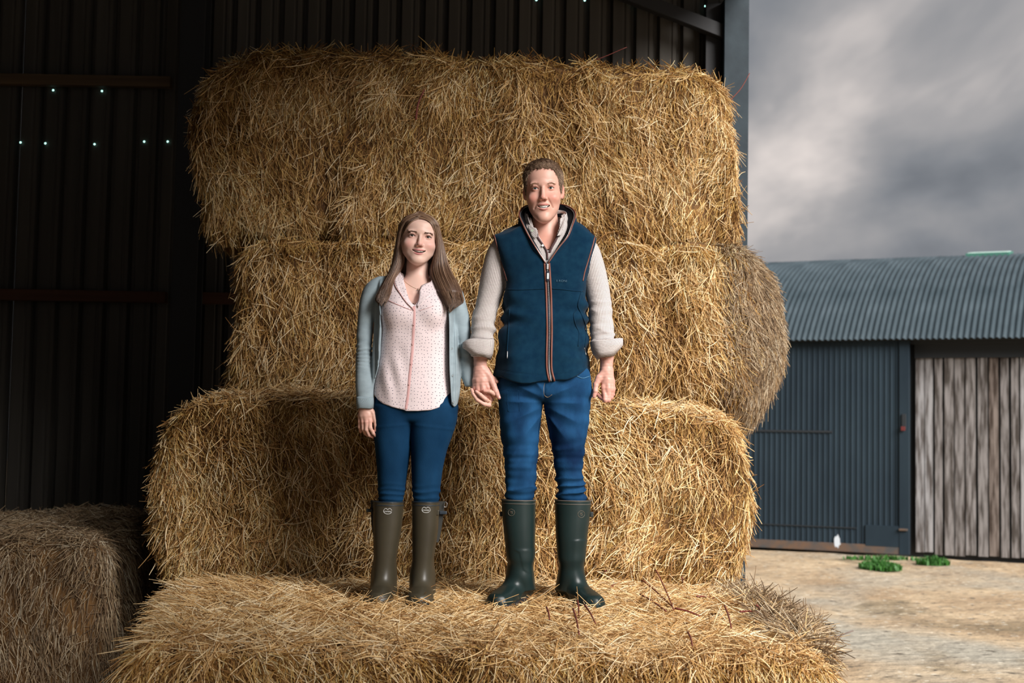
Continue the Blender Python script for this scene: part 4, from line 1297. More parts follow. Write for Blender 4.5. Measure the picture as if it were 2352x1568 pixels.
for spec in (handF, handH):
    allp = np.concatenate([np.array(s[0]) for s in spec])
    f_ = lambda P, spec=spec: arc_hand(P, spec) + 0.0006 * snoise(P, 60, 1)
    V, F = nets(f_, allp.min(0) - 0.03, allp.max(0) + 0.03, 0.0019)
    V, F = crop(V, F, lambda v: v[:, 2] < allp[0][2] + 0.02)
    kn = [np.array(s[0][-1]) for s in spec[1:5]] + [np.array(s[0][1]) for s in spec[5:9]] + [np.array(s[0][-1]) for s in spec[5:]]
    parts.append((V, F)); cols.append(skinc((0.62, 0.335, 0.27), (0.64, 0.22, 0.18), V, kn))
# the rest of the body under the clothes
mtor = Column(rows([(590, 1175, 1325), (630, 1175, 1328), (700, 1180, 1325), (800, 1172, 1332), (870, 1170, 1335), (910, 1172, 1332)], -0.09, 0.08), n=2.3, cap_r=0.05)
mlegs = [[PZ(1205, 890), PZ(1198, 1090), PZ(1196, 1330, .03)], [PZ(1302, 890), PZ(1308, 1090), PZ(1312, 1330, .03)]]
marms = [[PZ(1160, 570), PZ(1110, 700, .0), HH((480, 150, dH))[0]], [PZ(1345, 570), PZ(1385, 700), HF((560, 150, dF))[0]]]
def mbody(P):
    d = mtor(P)
    for l in mlegs: d = smin(d, chain(P, l, [0.060, 0.040, 0.026]), 0.03)
    for a in marms: d = smin(d, chain(P, a, [0.036, 0.030, 0.022]), 0.01)
    return d
V, F = nets(mbody, PZ(1050, 1340) - [0, 0.25, 0], PZ(1450, 500) + [0, 0.25, 0], 0.012)
parts.append((V, F)); cols.append(np.tile(np.array([0.62, 0.34, 0.27]), (len(V), 1)))
join_meshes('body', parts, M['skin'], man, cols)
face_parts(HM, HMM, man, (0.06, 0.095, 0.095), 0.6)
# nails
def nail(c, n_, up_, w, l, parent, m):
    n_ = np.array(n_, float); n_ /= np.linalg.norm(n_); up_ = np.array(up_, float); up_ -= n_ * (up_ @ n_); up_ /= np.linalg.norm(up_); s = np.cross(up_, n_)
    v, f = [], []
    for j in range(5):
        for i in range(5):
            a = (i / 4 - .5) * 2; b = (j / 4 - .5) * 2
            k = math.sqrt(max(0, 1 - 0.25 * b * b))
            v.append(np.array(c) + s * a * w * k + up_ * b * l + n_ * (-0.0018 * a * a * k))
    for j in range(4):
        for i in range(4): f.append((j * 5 + i, j * 5 + i + 1, j * 5 + i + 6, j * 5 + i + 5))
    o = mesh_obj('fingernail', v, f, m, parent); sd = o.modifiers.new('t', 'SOLIDIFY'); sd.thickness = 0.0008; sd.offset = 0
M['nail'] = mat('fingernail', (0.72, 0.45, 0.40), 0.25)
t1, t0 = np.array(handF[9][0][-1]), np.array(handF[9][0][-2])
nail(t1 + [0.004, -0.0080, 0.003], (0.45, -1, 0), t1 - t0, 0.0045, 0.0060, man, M['nail'])
t1, t0 = np.array(handH[9][0][-1]), np.array(handH[9][0][-2])
nail(t1 + [0.002, -0.0080, 0.003], (0.2, -1, 0.1), t1 - t0, 0.0048, 0.0062, man, M['nail'])

# ---- short hair
M['mhair'] = strand_mat('short_brown_hair', [(0.0, (0.06, 0.034, 0.02)), (0.5, (0.21, 0.125, 0.075)), (1.0, (0.50, 0.35, 0.23))], 0.45, 20, 0.15, 0.5)
M['mscalp'] = mat('hair_base', (0.075, 0.042, 0.026), 0.8, noise=(60, (0.13, 0.075, 0.045), 0.2))
def man_hairline(L):
    """positive inside the hair area (local coords)"""
    ax = np.abs(L[:, 0])
    line = np.interp(ax, [0, .030, .046, .056, .063, .068, .073, .08], [.083, .081, .077, .064, .040, .005, -.016, -.022])
    line = line + 0.0025 * np.sin(L[:, 0] * 420) + 0.002 * np.sin(L[:, 0] * 190 + 1)
    bk = np.clip((L[:, 1] - 0.000) / 0.03, 0, 1)
    line = line * (1 - bk) + np.minimum(line, -0.07) * bk
    return (L[:, 2] - line) * 0.7
def man_hair(P):
    L = loc(P, HMI)
    d = HM['sdf'](L) * 1.02
    th = 0.0015 + 0.0065 * np.clip((L[:, 2] - 0.05) / 0.05, 0, 1)
    d = d - th - 0.0012 * snoise(L, 45, 2)
    ear = ell(np.stack([np.abs(L[:, 0]), L[:, 1], L[:, 2]], 1), (0.084, 0.006, -0.004), (0.012, 0.024, 0.037))
    d = smax(d, -man_hairline(L), 0.004)
    return smax(d, -ear, 0.003)
hl, hh = hp + np.array([-0.12, -0.13, -0.10]), hp + np.array([0.12, 0.15, 0.17])
V, F = nets(man_hair, hl, hh, 0.0028)
hair_m = mesh_obj('hair', V, F, M['mscalp'], man)
def mh_dir(p, n, g):
    L = loc(p.astype(np.float32), HMI)
    up_ = np.clip((L[:, 2] - 0.06) / 0.04, 0, 1)[:, None]
    d = np.array([0.0, 0.25, -1.0]) * (1 - up_) + np.array([0.15, -0.9, 0.75]) * up_ + g.normal(0, 0.16, (len(p), 3))
    return d
s = straw_on(hair_m, V, F, 19000, 'hair_strands', M['mhair'], lambda p, n: np.where(loc(p.astype(np.float32), HMI)[:, 2] > 0.05, 1.0, 0.6) * ((n * (p - hp)).sum(1) > 0), mh_dir, (0.006, 0.017), 0.00042, (0.15, 0.75), man, (-0.002, 0.0005), 0.3, 5, 0.0)
s['kind'] = 'stuff'
# eyebrows: sandy, thin
M['mbrow'] = strand_mat('sandy_brow', [(0.0, (0.20, 0.11, 0.06)), (1.0, (0.42, 0.26, 0.16))], 0.6, 20, 0.1)
def brows(HX, Mw, m, parent, tab, n, ln, rad, seed, thick=0.0022):
    g = np.random.default_rng(seed); pts = []
    for s_ in (-1, 1):
        C = catmull(tab, 60)
        for i in range(n):
            t = g.uniform(0, 1) ; c = C[int(t * 59)] + np.array([0, 0, g.normal(0, thick * (1 - 0.55 * t))])
            x = s_ * c[0]
            y = fronts(HX['sdf'], [x], [c[2]], -0.14, -0.02, 50)[0] if i % 6 == 0 or s_ == 0 else None
            pts.append((x, y, c[2], t, s_))
    ys = np.array([np.nan if p[1] is None else p[1] for p in pts]); xs = np.array([p[0] for p in pts])
    ok = ~np.isnan(ys); o = np.argsort(xs[ok]); ys = np.where(ok, ys, np.interp(xs, xs[ok][o], ys[ok][o]))
    out = []
    for p, y in zip(pts, ys):
        a = np.array([p[0], y - 0.0004, p[2]]); d = np.array([p[4] * 1.0, 0.12, 0.55 - 0.9 * p[3]]) + g.normal(0, .15, 3); d /= np.linalg.norm(d)
        q_ = [a + d * ln * t + np.array([0, -0.0012 * math.sin(t * 3), 0]) for t in (0, .4, .7, 1)]
        out.append([tuple(Mw @ Vector(v)) for v in q_])
    out = np.array(out)
    o = curves_obj('eyebrows', out, np.tile(np.array([rad, rad, rad * .8, rad * .4]), (len(out), 1)), m, parent); o['kind'] = 'stuff'
brows(HM, HMM, M['mbrow'], man, [(0.016, 0, 0.0160), (0.028, 0, 0.0195), (0.040, 0, 0.0190), (0.050, 0, 0.013)], 90, 0.006, 0.00022, 3)

# ---- shirt
M['check'] = check_mat('brown_check_shirt', (0.74, 0.69, 0.66), (0.085, 0.048, 0.05), 0.0058)
slvL = Column(rows([(541, 1150, 1185, -.02, .04), (551, 1135, 1185, -.045, .06), (570, 1121, 1176, -.058, .070), (600, 1112.5, 1170, -.062, .068), (640, 1103, 1164, -.064, .064), (680, 1095, 1153, -.066, .056), (707, 1090, 1144, -.072, .048), (735, 1084, 1138, -.085, .034),
               (772, 1081, 1134, -.105, .008), (800, 1081, 1132, -.115, -.008), (818, 1082, 1130, -.118, -.015)]), n=2.2, cap_r=0.008)
slvR = Column(rows([(545, 1318, 1352, -.02, .04), (555, 1320, 1369, -.045, .06), (570, 1324, 1378, -.058, .070), (600, 1330, 1386, -.062, .068), (648, 1339, 1396, -.064, .064), (680, 1346, 1401, -.066, .056), (707, 1352, 1405, -.07, .048), (743, 1355, 1410, -.08, .036),
               (778, 1356, 1411, -.095, .018), (800, 1358, 1411, -.100, .008), (818, 1362, 1411, -.102, .004)]), n=2.2, cap_r=0.008)
chest = Column(rows([(500, 1212, 1300, -.055, .075), (520, 1200, 1312, -.075, .08), (545, 1160, 1345, -.092, .09), (600, 1160, 1342, -.112, .10), (700, 1165, 1335, -.115, .10), (850, 1160, 1340, -.11, .10)]), n=2.4, cap_r=0.02)
def folds(P, zc, zw, amp, sc=38.0, sl=0.35, seed=0):
    m = np.exp(-((P[:, 2] - zc) / zw) ** 2)
    ph = (P[:, 2] + sl * P[:, 0] * np.sin(P[:, 2] * 17 + seed)) * sc * 3.14 + 2.2 * snoise(P, 6, seed)
    return amp * m * ((1 - 2 * np.abs(np.sin(ph / 2))) * 0.65 + 0.5 * snoise(P * np.array([.5, .5, 2.2], np.float32), 14, seed + 2))
zel = PZ(1110, 745)[2]
VN = [(1230, 526), (1240, 545), (1250, 562), (1259, 577)]; VN2 = [(1281, 532), (1276, 548), (1268, 563), (1259, 577)]
def vopen(pl, pr, P, sdepth=0.0):
    """negative inside the V opening bounded by two pixel polylines"""
    Lp = W(np.array(pl)[:, 0], np.array(pl)[:, 1], Y0 - 0.1); Rp = W(np.array(pr)[:, 0], np.array(pr)[:, 1], Y0 - 0.1)
    oL = np.argsort(Lp[:, 2]); oR = np.argsort(Rp[:, 2])
    l = np.interp(P[:, 2], Lp[oL, 2], Lp[oL, 0]); r = np.interp(P[:, 2], Rp[oR, 2], Rp[oR, 0])
    zb = min(Lp[:, 2].min(), Rp[:, 2].min())
    d = np.maximum(np.maximum(l - P[:, 0], P[:, 0] - r), (zb - P[:, 2]))
    return np.maximum(d, P[:, 1] - Y0 - sdepth)
def shirt(P):
    d = np.minimum(slvL(P), slvR(P)) - folds(P, zel, 0.09, 0.0055, 24) - folds(P, zel - 0.05, 0.05, 0.0040, 34, .2, 3) - 0.0035 * snoise(P, 6, 4)
    c_ = smax(chest(P), -vopen([(1215, 470), (1226, 520)] + VN, [(1290, 470), (1285, 520)] + VN2, P, 0.0), 0.003)
    ball = np.minimum(ell(P, PZ(1163, 582), (0.044, 0.055, 0.055)), ell(P, PZ(1342, 587), (0.044, 0.055, 0.055)))
    c_ = smax(c_, -ell(P, PZ(1257, 500, 0.01), (0.072, 0.076, 0.10)), 0.003)
    return smin(smin(d, ball, 0.02), c_, 0.02)
sdf_cloth('shirt', shirt, PZ(1060, 835) - [0, .2, 0], PZ(1440, 478) + [0, .2, 0], 0.0040, M['check'], man, cols=[slvL, slvR, chest])
# shirt collar: two stand-and-fall flaps
def flap(name, A, B, dyA, dyB, m, n=16, k=6, thick=0.0022, parent=man):
    A = np.array([W(a, b, Y0 + d) for (a, b), d in zip(A, dyA)]); B = np.array([W(a, b, Y0 + d) for (a, b), d in zip(B, dyB)])
    return sheet(name, A, B, m, parent, n, k, thick)
cp0 = lambda px, py, dy: W(px, py, Y0 + dy)
flap('shirt_collar', [(1209, 488), (1213, 503), (1219, 519), (1227, 529), (1233, 538)], [(1213, 492), (1217, 512), (1223, 522), (1233, 526), (1237, 541)],
     [-.01, -.05, -.075, -.09, -.102], [-.02, -.058, -.082, -.098, -.112], M['check'])
flap('shirt_collar', [(1212, 515), (1216, 530), (1220, 541), (1228, 548)], [(1219, 517), (1226, 522), (1233, 526), (1234, 544)], [-.075, -.09, -.10, -.107], [-.085, -.095, -.104, -.112], M['check'])
flap('shirt_collar', [(1298, 490), (1296, 505), (1293, 522), (1290, 540)], [(1289, 494), (1291, 512), (1286, 528), (1279, 542)],
     [-.01, -.05, -.085, -.10], [-.02, -.06, -.092, -.108], M['check'])
nb1 = [cp0(1213, 492, -.030), cp0(1206, 488, .0), cp0(1212, 484, .045), cp0(1232, 481, .072), cp0(1254, 480, .080), cp0(1275, 481, .072), cp0(1294, 484, .045), cp0(1301, 489, .0), cp0(1296, 494, -.030)]
nb2 = [cp0(1212, 522, -.055), cp0(1202, 520, .0), cp0(1208, 518, .055), cp0(1230, 517, .085), cp0(1256, 517, .095), cp0(1280, 517, .085), cp0(1300, 518, .055), cp0(1308, 520, .0), cp0(1299, 524, -.055)]
sheet('collar_stand', np.array(nb1), np.array(nb2), M['check'], man, 50, 8, 0.003)
# plackets along the V
line_on('placket', shirt, [(1229, 530), (1237, 547), (1246, 560), (1256, 577), (1258, 596)], 0.0055, M['check'], man, 0.001, 24, 0.4)
line_on('placket', shirt, [(1282, 537), (1276, 552), (1268, 566), (1262, 580)], 0.0050, M['check'], man, 0.001, 20, 0.4)
M['button'] = mat('pearl_button', (0.85, 0.85, 0.82), 0.3)
def button(px, py, dy, r, m, parent, name='button'):
    c = W(px, py, Y0 + dy); n = 14
    v = [(c[0] + r * math.cos(a), c[1] + y, c[2] + r * math.sin(a)) for y in (0, -0.0016) for a in np.arange(n) * 2 * math.pi / n] + [(c[0], c[1] - 0.0012, c[2])]
    f = [(i, (i + 1) % n, n + (i + 1) % n, n + i) for i in range(n)] + [(n + i, n + (i + 1) % n, 2 * n) for i in range(n)]
    mesh_obj(name, v, f, m, parent, False)
pb = on_surf(shirt, [(1222.5, 529.5), (1246.5, 563.5)], 0.004)
button(1222.5, 529.5, -0.108, 0.0052, mat('green_button', (0.35, 0.42, 0.32), 0.4), man)
button(1246.5, 563.5, pb[1][1] - Y0 - 0.004, 0.0050, M['button'], man)
# rolled cuffs: flaring folded bands
def cuff(name, rws, m, parent, thick=0.004, n=2.8, flare=None):
    """rings from rows (py, xl, xr, yf, yb, tilt): open band with an inner wall"""
    G = []
    for py, a, b, yf, yb, tl in rws:
        A = W(a, py, Y0 + (yf + yb) / 2); B = W(b, py, Y0 + (yf + yb) / 2)
        cx, rx = (A[0] + B[0]) / 2, (B[0] - A[0]) / 2; cy, ry = Y0 + (yf + yb) / 2, (yb - yf) / 2; z = (A[2] + B[2]) / 2
        th = np.linspace(0, 2 * math.pi, 49) + math.pi / 2
        cs, sn = np.cos(th), np.sin(th)
        x = cx + rx * np.sign(cs) * np.abs(cs) ** (2 / n); y = cy + ry * np.sign(sn) * np.abs(sn) ** (2 / n)
        zz = z + tl * cs + 0.0016 * np.sin(th * 3 + py)
        G.append(np.stack([x, y, zz], 1))
    return grid_obj(name, np.array(G), m, parent, thick)
cuff('cuff', [(788, 1085, 1130, -.112, -.01, -.00), (780, 1070, 1133, -.125, .005, .004), (785, 1063, 1135, -.130, .010, .006), (798, 1063, 1134, -.130, .010, .002), (808, 1073, 1132, -.130, .004, -.004), (819, 1082, 1128, -.126, -.004, -.010), (816, 1086, 1123, -.118, -.012, -.008), (805, 1088, 1120, -.11, -.02, 0)], M['check'], man, 0.003)
cuff('cuff', [(790, 1362, 1408, -.10, .004, .004), (781, 1357, 1418, -.112, .014, .006), (783, 1356, 1430, -.116, .022, .010), (797, 1358, 1430, -.116, .022, .010), (808, 1363, 1420, -.114, .018, .008), (820, 1371, 1412, -.108, .012, .009), (817, 1374, 1408, -.10, .004, .006), (806, 1378, 1406, -.09, -.004, .004)], M['check'], man, 0.003)

# ---- gilet
M['fleece'] = mat('navy_fleece', (0.0028, 0.019, 0.043), 0.95, noise=(35, (0.0055, 0.030, 0.058), 0.2), bump=(700, 0.5, 0.0012), spec=0.05, sheen=0.05)
M['lining'] = mat('black_fleece', (0.003, 0.003, 0.005), 0.95, spec=0.05, sheen=0.03, bump=(500, 0.4, 0.001))
M['piping'] = mat('pink_brown_piping', (0.20, 0.065, 0.042), 0.5, bump=(900, 0.4, 0.0005))
M['zip'] = mat('zip_tape', (0.02, 0.02, 0.03), 0.5)
M['metal'] = mat('zip_metal', (0.65, 0.66, 0.66), 0.35, metal=0.8)
gil = Column(rows([(505, 1146, 1354, -.08, .10), (535, 1128, 1372, -.098, .118), (560, 1135, 1366, -.112, .125), (590, 1143, 1357, -.124, .125), (620, 1153, 1349, -.132, .122), (650, 1160, 1342, -.136, .12), (683, 1153, 1345, -.136, .12), (712, 1149, 1351, -.138, .12), (738, 1150, 1350, -.14, .12),
              (765, 1145, 1349, -.142, .122), (790, 1141, 1352, -.144, .125), (815, 1143, 1354, -.144, .128), (840, 1140, 1357, -.143, .13), (866, 1136, 1360, -.142, .13), (882, 1135, 1361, -.14, .13)]), n=2.5, cap_r=0.006, nz=[(PZ(0, 700)[2], 2.5), (PZ(0, 640)[2], 3.4), (PZ(0, 560)[2], 4.5), (PZ(0, 500)[2], 4.5)])
gt = topW([(1100, 556), (1131, 539), (1160, 527), (1195, 513), (1215, 500), (1300, 500), (1318, 511), (1340, 523), (1369, 545), (1400, 560)], Y0 + 0.01)
gtx, gtz = lerp_edges(gt) if False else (np.array(sorted(gt))[:, 0], np.array(sorted(gt))[:, 1])
hem = topW([(1120, 858), (1137, 862), (1180, 872), (1225, 877), (1262, 878), (1300, 873), (1358, 851), (1380, 845)], Y0 - 0.1)
hx, hz = np.array(sorted(hem))[:, 0], np.array(sorted(hem))[:, 1]
VE = [(1188, 480), (1193, 491), (1203, 518), (1214, 541), (1230.6, 570.6), (1245, 592), (1254, 606)]
VE2 = [(1326, 480), (1322, 493), (1316, 518), (1306, 541), (1284, 567), (1266, 590), (1256, 606)]
def gilet(P):
    top = np.interp(P[:, 0], gtx, gtz) - 0.9 * np.abs(P[:, 1] - Y0 - 0.01) ** 1.6
    bot = np.interp(P[:, 0], hx, hz)
    d = gil(P)
    d = smax(d, (P[:, 2] - top) * 0.95, 0.018)
    d = smax(d, bot - P[:, 2], 0.006)
    z0 = PZ(1250, 760)[2]
    fo = 0.010 * snoise(P * np.array([1, 1, .45], np.float32), 4.5, 2) + 0.0045 * snoise(P, 8, 3)
    side = np.clip((np.abs(P[:, 0] - PZ(1252, 700)[0]) - 0.05) / 0.10, 0, 1)
    fo = fo + 0.009 * side * np.sin(P[:, 2] * 75 + 5 * P[:, 0] + 2 * snoise(P, 4, 1)) * np.exp(-((P[:, 2] - z0 - 0.02) / 0.13) ** 2)
    # seams
    zs = PZ(1250, 663)[2] + 0.010 * ((P[:, 0] - PZ(1252, 663)[0]) / 0.1) ** 2 * -1
    seam = 0.0 * P[:, 2]
    zh = bot + 0.028
    seam2 = 0.0016 * np.exp(-((P[:, 2] - zh) / 0.0022) ** 2)
    d = d - fo + seam * 0.9 + seam2
    return smax(d, -vopen(VE, VE2, P, 0.01), 0.004)
def gilet_shell(P):
    d = gilet(P)
    sh = d
    neck = ell(P, PZ(1257, 500, 0.015), (0.088, 0.088, 0.075))
    return smax(sh, -neck, 0.004)
sdf_obj('gilet', gilet_shell, PZ(1120, 892) - [0, .22, 0], PZ(1385, 485) + [0, .22, 0], 0.0036, M['fleece'], man)
# stand collar, outer and lining
cp = lambda px, py, dy: W(px, py, Y0 + dy)
zy = on_surf(gilet, [(1249, 606), (1262, 606), (1232, 574), (1285, 570)], 0.0)
def yo(i): return zy[i][1] - Y0
TOP = [cp(1253, 604, yo(0) - .006), cp(1232, 571, yo(2) - .014), cp(1214, 541, -.122), cp(1201, 515, -.100), cp(1192, 493, -.055), cp(1197, 480, -.005), cp(1209, 472, .05), cp(1232, 468, .092), cp(1257, 467, .104), cp(1283, 468, .092), cp(1304, 473, .05), cp(1318, 482, -.005), cp(1322, 495, -.055), cp(1315, 517, -.10), cp(1305, 542, -.122), cp(1284, 568, yo(3) - .014), cp(1259, 604, yo(1) - .006)]
OUT = [cp(1251, 606, yo(0) + .004), cp(1226, 577, yo(2) + .0), cp(1208, 550, -.102), cp(1196, 530, -.075), cp(1191, 517, -.035), cp(1194, 508, .01), cp(1207, 502, .06), cp(1232, 500, .10), cp(1257, 499, .112), cp(1283, 500, .10), cp(1306, 503, .06), cp(1321, 508, .01), cp(1325, 518, -.035), cp(1320, 532, -.075), cp(1311, 551, -.102), cp(1290, 574, yo(3) + .0), cp(1261, 606, yo(1) + .004)]
INN = [cp(1254, 606, yo(0) + .012), cp(1238, 574, yo(2) + .012), cp(1224, 549, -.090), cp(1214, 530, -.068), cp(1209, 512, -.030), cp(1211, 505, .005), cp(1220, 500, .04), cp(1238, 497, .068), cp(1257, 496, .076), cp(1276, 497, .068), cp(1292, 500, .04), cp(1300, 505, .005), cp(1302, 513, -.030), cp(1298, 532, -.068), cp(1290, 550, -.090), cp(1277, 573, yo(3) + .012), cp(1258, 606, yo(1) + .012)]
sheet('collar', np.array(TOP), np.array(OUT), M['fleece'], man, 90, 8, 0.003)
sheet('collar_lining', np.array(TOP) + [0, 0.002, -0.0015], np.array(INN), M['lining'], man, 90, 8, 0.002)
tube(catmull(TOP, 120), 0.0026, 7, name='collar_piping', mat=M['piping'], parent=man)
Tt = catmull(TOP, 120)
tube(Tt[:46] + np.array([0.007, 0.004, -0.002]) * np.linspace(0.5, 1, 46)[:, None], 0.0013, 5, name='zip_teeth', mat=M['metal'], parent=man)
tube(Tt[-46:] + np.array([-0.007, 0.004, -0.002]) * np.linspace(1, 0.5, 46)[:, None], 0.0013, 5, name='zip_teeth', mat=M['metal'], parent=man)
# zip down the front: two pipings, tape and a row of teeth
zc = [(1256, 604), (1259, 650), (1261, 700), (1262, 760), (1261, 820), (1262, 850), (1266, 876)]
zl = [(a - 5.5, b) for a, b in zc]; zr = [(a + 5.5, b) for a, b in zc]; zr[-1] = (1274, 876); zl[-1] = (1262, 877)
line_on('zip_piping', gilet, zl, 0.0042, M['piping'], man, 0.001, 60, nn=8)
line_on('zip_piping', gilet, zr, 0.0042, M['piping'], man, 0.001, 60, nn=8)
line_on('zip_tape', gilet, zc, 0.0085, M['zip'], man, -0.0015, 50, 0.25, 8)
pz = on_surf(gilet, catmull(zc, 150), 0.0025)
mb = MB()
for p in pz: mb.box(p[0] - .0019, p[0] + .0019, p[1] - .0012, p[1] + .002, p[2] - .0008, p[2] + .0008)
mb.build('zip_teeth', M['metal'], man)['kind'] = 'stuff'
p = on_surf(gilet, [(1257.5, 612), (1258.5, 634)], 0.008)
mb = MB().box(p[0][0] - .0040, p[0][0] + .0040, p[0][1] - .002, p[0][1] + .004, p[0][2] - .012, p[0][2] + .012); zs_ = mb.build('zip_slider', M['metal'], man, False, 0.0015)
mb = MB().box(p[1][0] - .0066, p[1][0] + .0066, p[1][1] - .002, p[1][1] + .002, p[1][2] - .021, p[1][2] + .021); pull = mb.build('zip_pull', mat('navy_pull', (0.01, 0.015, 0.03), 0.4), man, False, 0.002)
MB().box(p[1][0] - .0042, p[1][0] + .0042, p[1][1] - .0032, p[1][1] - .0021, p[1][2] - .012, p[1][2] + .013).build('pull_label', mat('pale_label', (0.62, 0.68, 0.70), 0.4), pull)
line_on('yoke_seam', gilet, [(1164, 664), (1190, 665), (1220, 664), (1250, 662.5)], 0.0024, M['fleece'], man, 0.0004, 40)
line_on('yoke_seam', gilet, [(1268, 662.5), (1290, 664), (1315, 667), (1340, 668.5)], 0.0024, M['fleece'], man, 0.0004, 40)
# armhole pipings
line_on('armhole_piping', gilet, [(1135, 540), (1139, 554), (1145, 577), (1151, 600), (1159, 625), (1165, 645)], 0.0028, M['piping'], man, 0.0015, 30)
line_on('armhole_piping', gilet, [(1366, 545), (1362, 561), (1355, 585), (1349, 605), (1343, 625), (1339, 645)], 0.0028, M['piping'], man, 0.0015, 30)
# pockets: seam lines and metal zip ends
line_on('pocket_edge', gilet, [(1336, 668), (1331, 685), (1328, 703), (1336, 722), (1345, 745), (1347, 765), (1343, 800)], 0.0028, M['fleece'], man, 0.0015, 40)
line_on('pocket_edge', gilet, [(1326, 710), (1318, 722), (1322, 745), (1330, 765), (1328, 795)], 0.0022, M['fleece'], man, 0.0010, 40)
line_on('pocket_edge', gilet, [(1170, 710), (1169, 740), (1167, 770), (1165, 806)], 0.0026, M['fleece'], man, 0.0012, 40)
line_on('pocket_zip_end', gilet, [(1165.5, 806), (1165, 823)], 0.0016, M['metal'], man, 0.003, 8)
line_on('pocket_zip_end', gilet, [(1342.5, 799), (1346.5, 815)], 0.0016, M['metal'], man, 0.003, 8)
# embroidered wording on the chest (barely legible in the photograph)
def text_on(s_, px, py, size, m, parent, sdf, name='embroidery', off=0.0015, spacing=1.0):
    cu = bpy.data.curves.new(name, 'FONT'); cu.body = s_; cu.size = size; cu.extrude = 0.0004; cu.align_x = 'CENTER'; cu.align_y = 'CENTER'; cu.space_character = spacing
    tmp = bpy.data.objects.new(name, cu); COL.objects.link(tmp)
    bpy.context.view_layer.update()
    me = bpy.data.meshes.new_from_object(tmp.evaluated_get(bpy.context.evaluated_depsgraph_get()))
    bpy.data.objects.remove(tmp, do_unlink=True)
    n = len(me.vertices); co = np.zeros(n * 3, np.float32); me.vertices.foreach_get('co', co); co = co.reshape(-1, 3)
    c = on_surf(sdf, [(px, py)], off)[0]
    x = c[0] + co[:, 0]; z = c[2] + co[:, 1]
    ux = np.linspace(x.min() - .002, x.max() + .002, 24)
    yy = fronts(sdf, ux, np.full(24, c[2]), Y0 - .3, Y0 + .12)
    y = np.interp(x, ux, np.nan_to_num(yy, nan=c[1] + off)) - off - co[:, 2]
    out = np.stack([x, y, z], 1); me.vertices.foreach_set('co', out.astype(np.float32).ravel())
    me.materials.clear(); me.materials.append(m)
    o = bpy.data.objects.new(name, me); return put(o, parent)
text_on('E.RONI', 1290, 645, 0.013, mat('teal_thread', (0.03, 0.10, 0.16), 0.6), man, gilet, spacing=1.15)

# ---- jeans
def denim(name, dark, light, sc=5, seed=0):
    m = mat(name, dark, 0.8, noise=(sc, light, 0.18, (1.3, 1, 0.8)), bump=(350, 0.5, 0.0012, (1, 1, 0.6)), spec=0.06)
    return m
M['denim'] = denim('mid_blue_denim', (0.0035, 0.016, 0.050), (0.016, 0.080, 0.19), 6)
M['thread'] = mat('gold_thread', (0.36, 0.24, 0.12), 0.7)
mlL = Column(rows([(880, 1143, 1240, -.10, .10), (917, 1143, 1248, -.10, .095), (935, 1144, 1247, -.098, .092), (955, 1145, 1244.5, -.095, .09), (989, 1150, 1240.5, -.09, .085), (1027, 1153, 1237, -.085, .078), (1076, 1156, 1233, -.080, .068), (1110, 1157, 1231.5, -.076, .064), (1128, 1158, 1230, -.072, .064), (1142, 1161, 1227, -.060, .066), (1152, 1163, 1224, -.050, .066), (1185, 1166, 1220, -.045, .06)]), n=2.3, cap_r=0.01)
mlR = Column(rows([(880, 1258, 1357, -.10, .10), (917, 1248, 1356, -.10, .095), (935, 1248.5, 1355, -.098, .092), (955, 1252, 1354, -.095, .09), (975, 1256.5, 1353, -.092, .088), (1003, 1262, 1351, -.09, .085), (1032, 1268, 1347, -.085, .078), (1058, 1271, 1343, -.08, .07), (1100, 1273.5, 1343.5, -.076, .064), (1125, 1275, 1344, -.072, .064), (1142, 1278, 1346, -.060, .066), (1152, 1282, 1346, -.050, .066), (1185, 1286, 1344, -.045, .06)]), n=2.3, cap_r=0.01)
pelv = Column(rows([(845, 1146, 1354, -.118, .115), (865, 1144, 1357, -.118, .115), (890, 1142, 1358, -.116, .118), (908, 1142.5, 1357, -.108, .115), (922, 1160, 1340, -.085, .10)]), n=2.6, cap_r=0.02)
def jeans_m(P):
    l, r = mlL(P), mlR(P)
    d = smin(np.minimum(l, r), pelv(P), 0.018)
    zk = PZ(1200, 1120)[2]; zc_ = PZ(1250, 925)[2]
    up = np.clip((P[:, 2] - PZ(0, 1146)[2]) / 0.02, 0, 1)
    lowf = 0.25 + 0.75 * np.clip((np.abs(P[:, 0] - PZ(1250, 930)[0]) - 0.02) / 0.05, 0, 1)
    d = d - up * (folds(P, zk, 0.060, 0.0085, 19, .5, 1) + folds(P, zk + 0.12, 0.06, 0.0060, 14, .8, 4) + lowf * (0.0055 * snoise(P * np.array([1, 1, .5], np.float32), 5, 5) + 0.0042 * snoise(P * np.array([1, 1, 1.5], np.float32), 9, 6)))
    x0 = PZ(1250, 900)[0]
    ray = np.arctan2(P[:, 2] - zc_ + 0.0, np.abs(P[:, 0] - x0) + 0.03)
    rr = np.sqrt((P[:, 2] - zc_) ** 2 + (P[:, 0] - x0) ** 2)
    d = d - 0.0060 * (1 - 2 * np.abs(np.sin(ray * 7))) * np.exp(-((rr - 0.11) / 0.05) ** 2) * (P[:, 1] < Y0)
    d = d + 0.007 * np.exp(-((P[:, 0] - x0 + 0.002) / 0.004) ** 2) * (P[:, 1] < Y0) * np.clip((P[:, 2] - zc_ + .0) / 0.03, 0, 1) * 0.6
    return d
sdf_obj('jeans', jeans_m, PZ(1130, 1195) - [0, .18, 0], PZ(1372, 840) + [0, .18, 0], 0.0040, M['denim'], man)
line_on('fly_stitching', jeans_m, [(1251, 880), (1249, 892), (1250, 906), (1258, 912), (1268, 906)], 0.0007, M['thread'], man, 0.0006, 24)
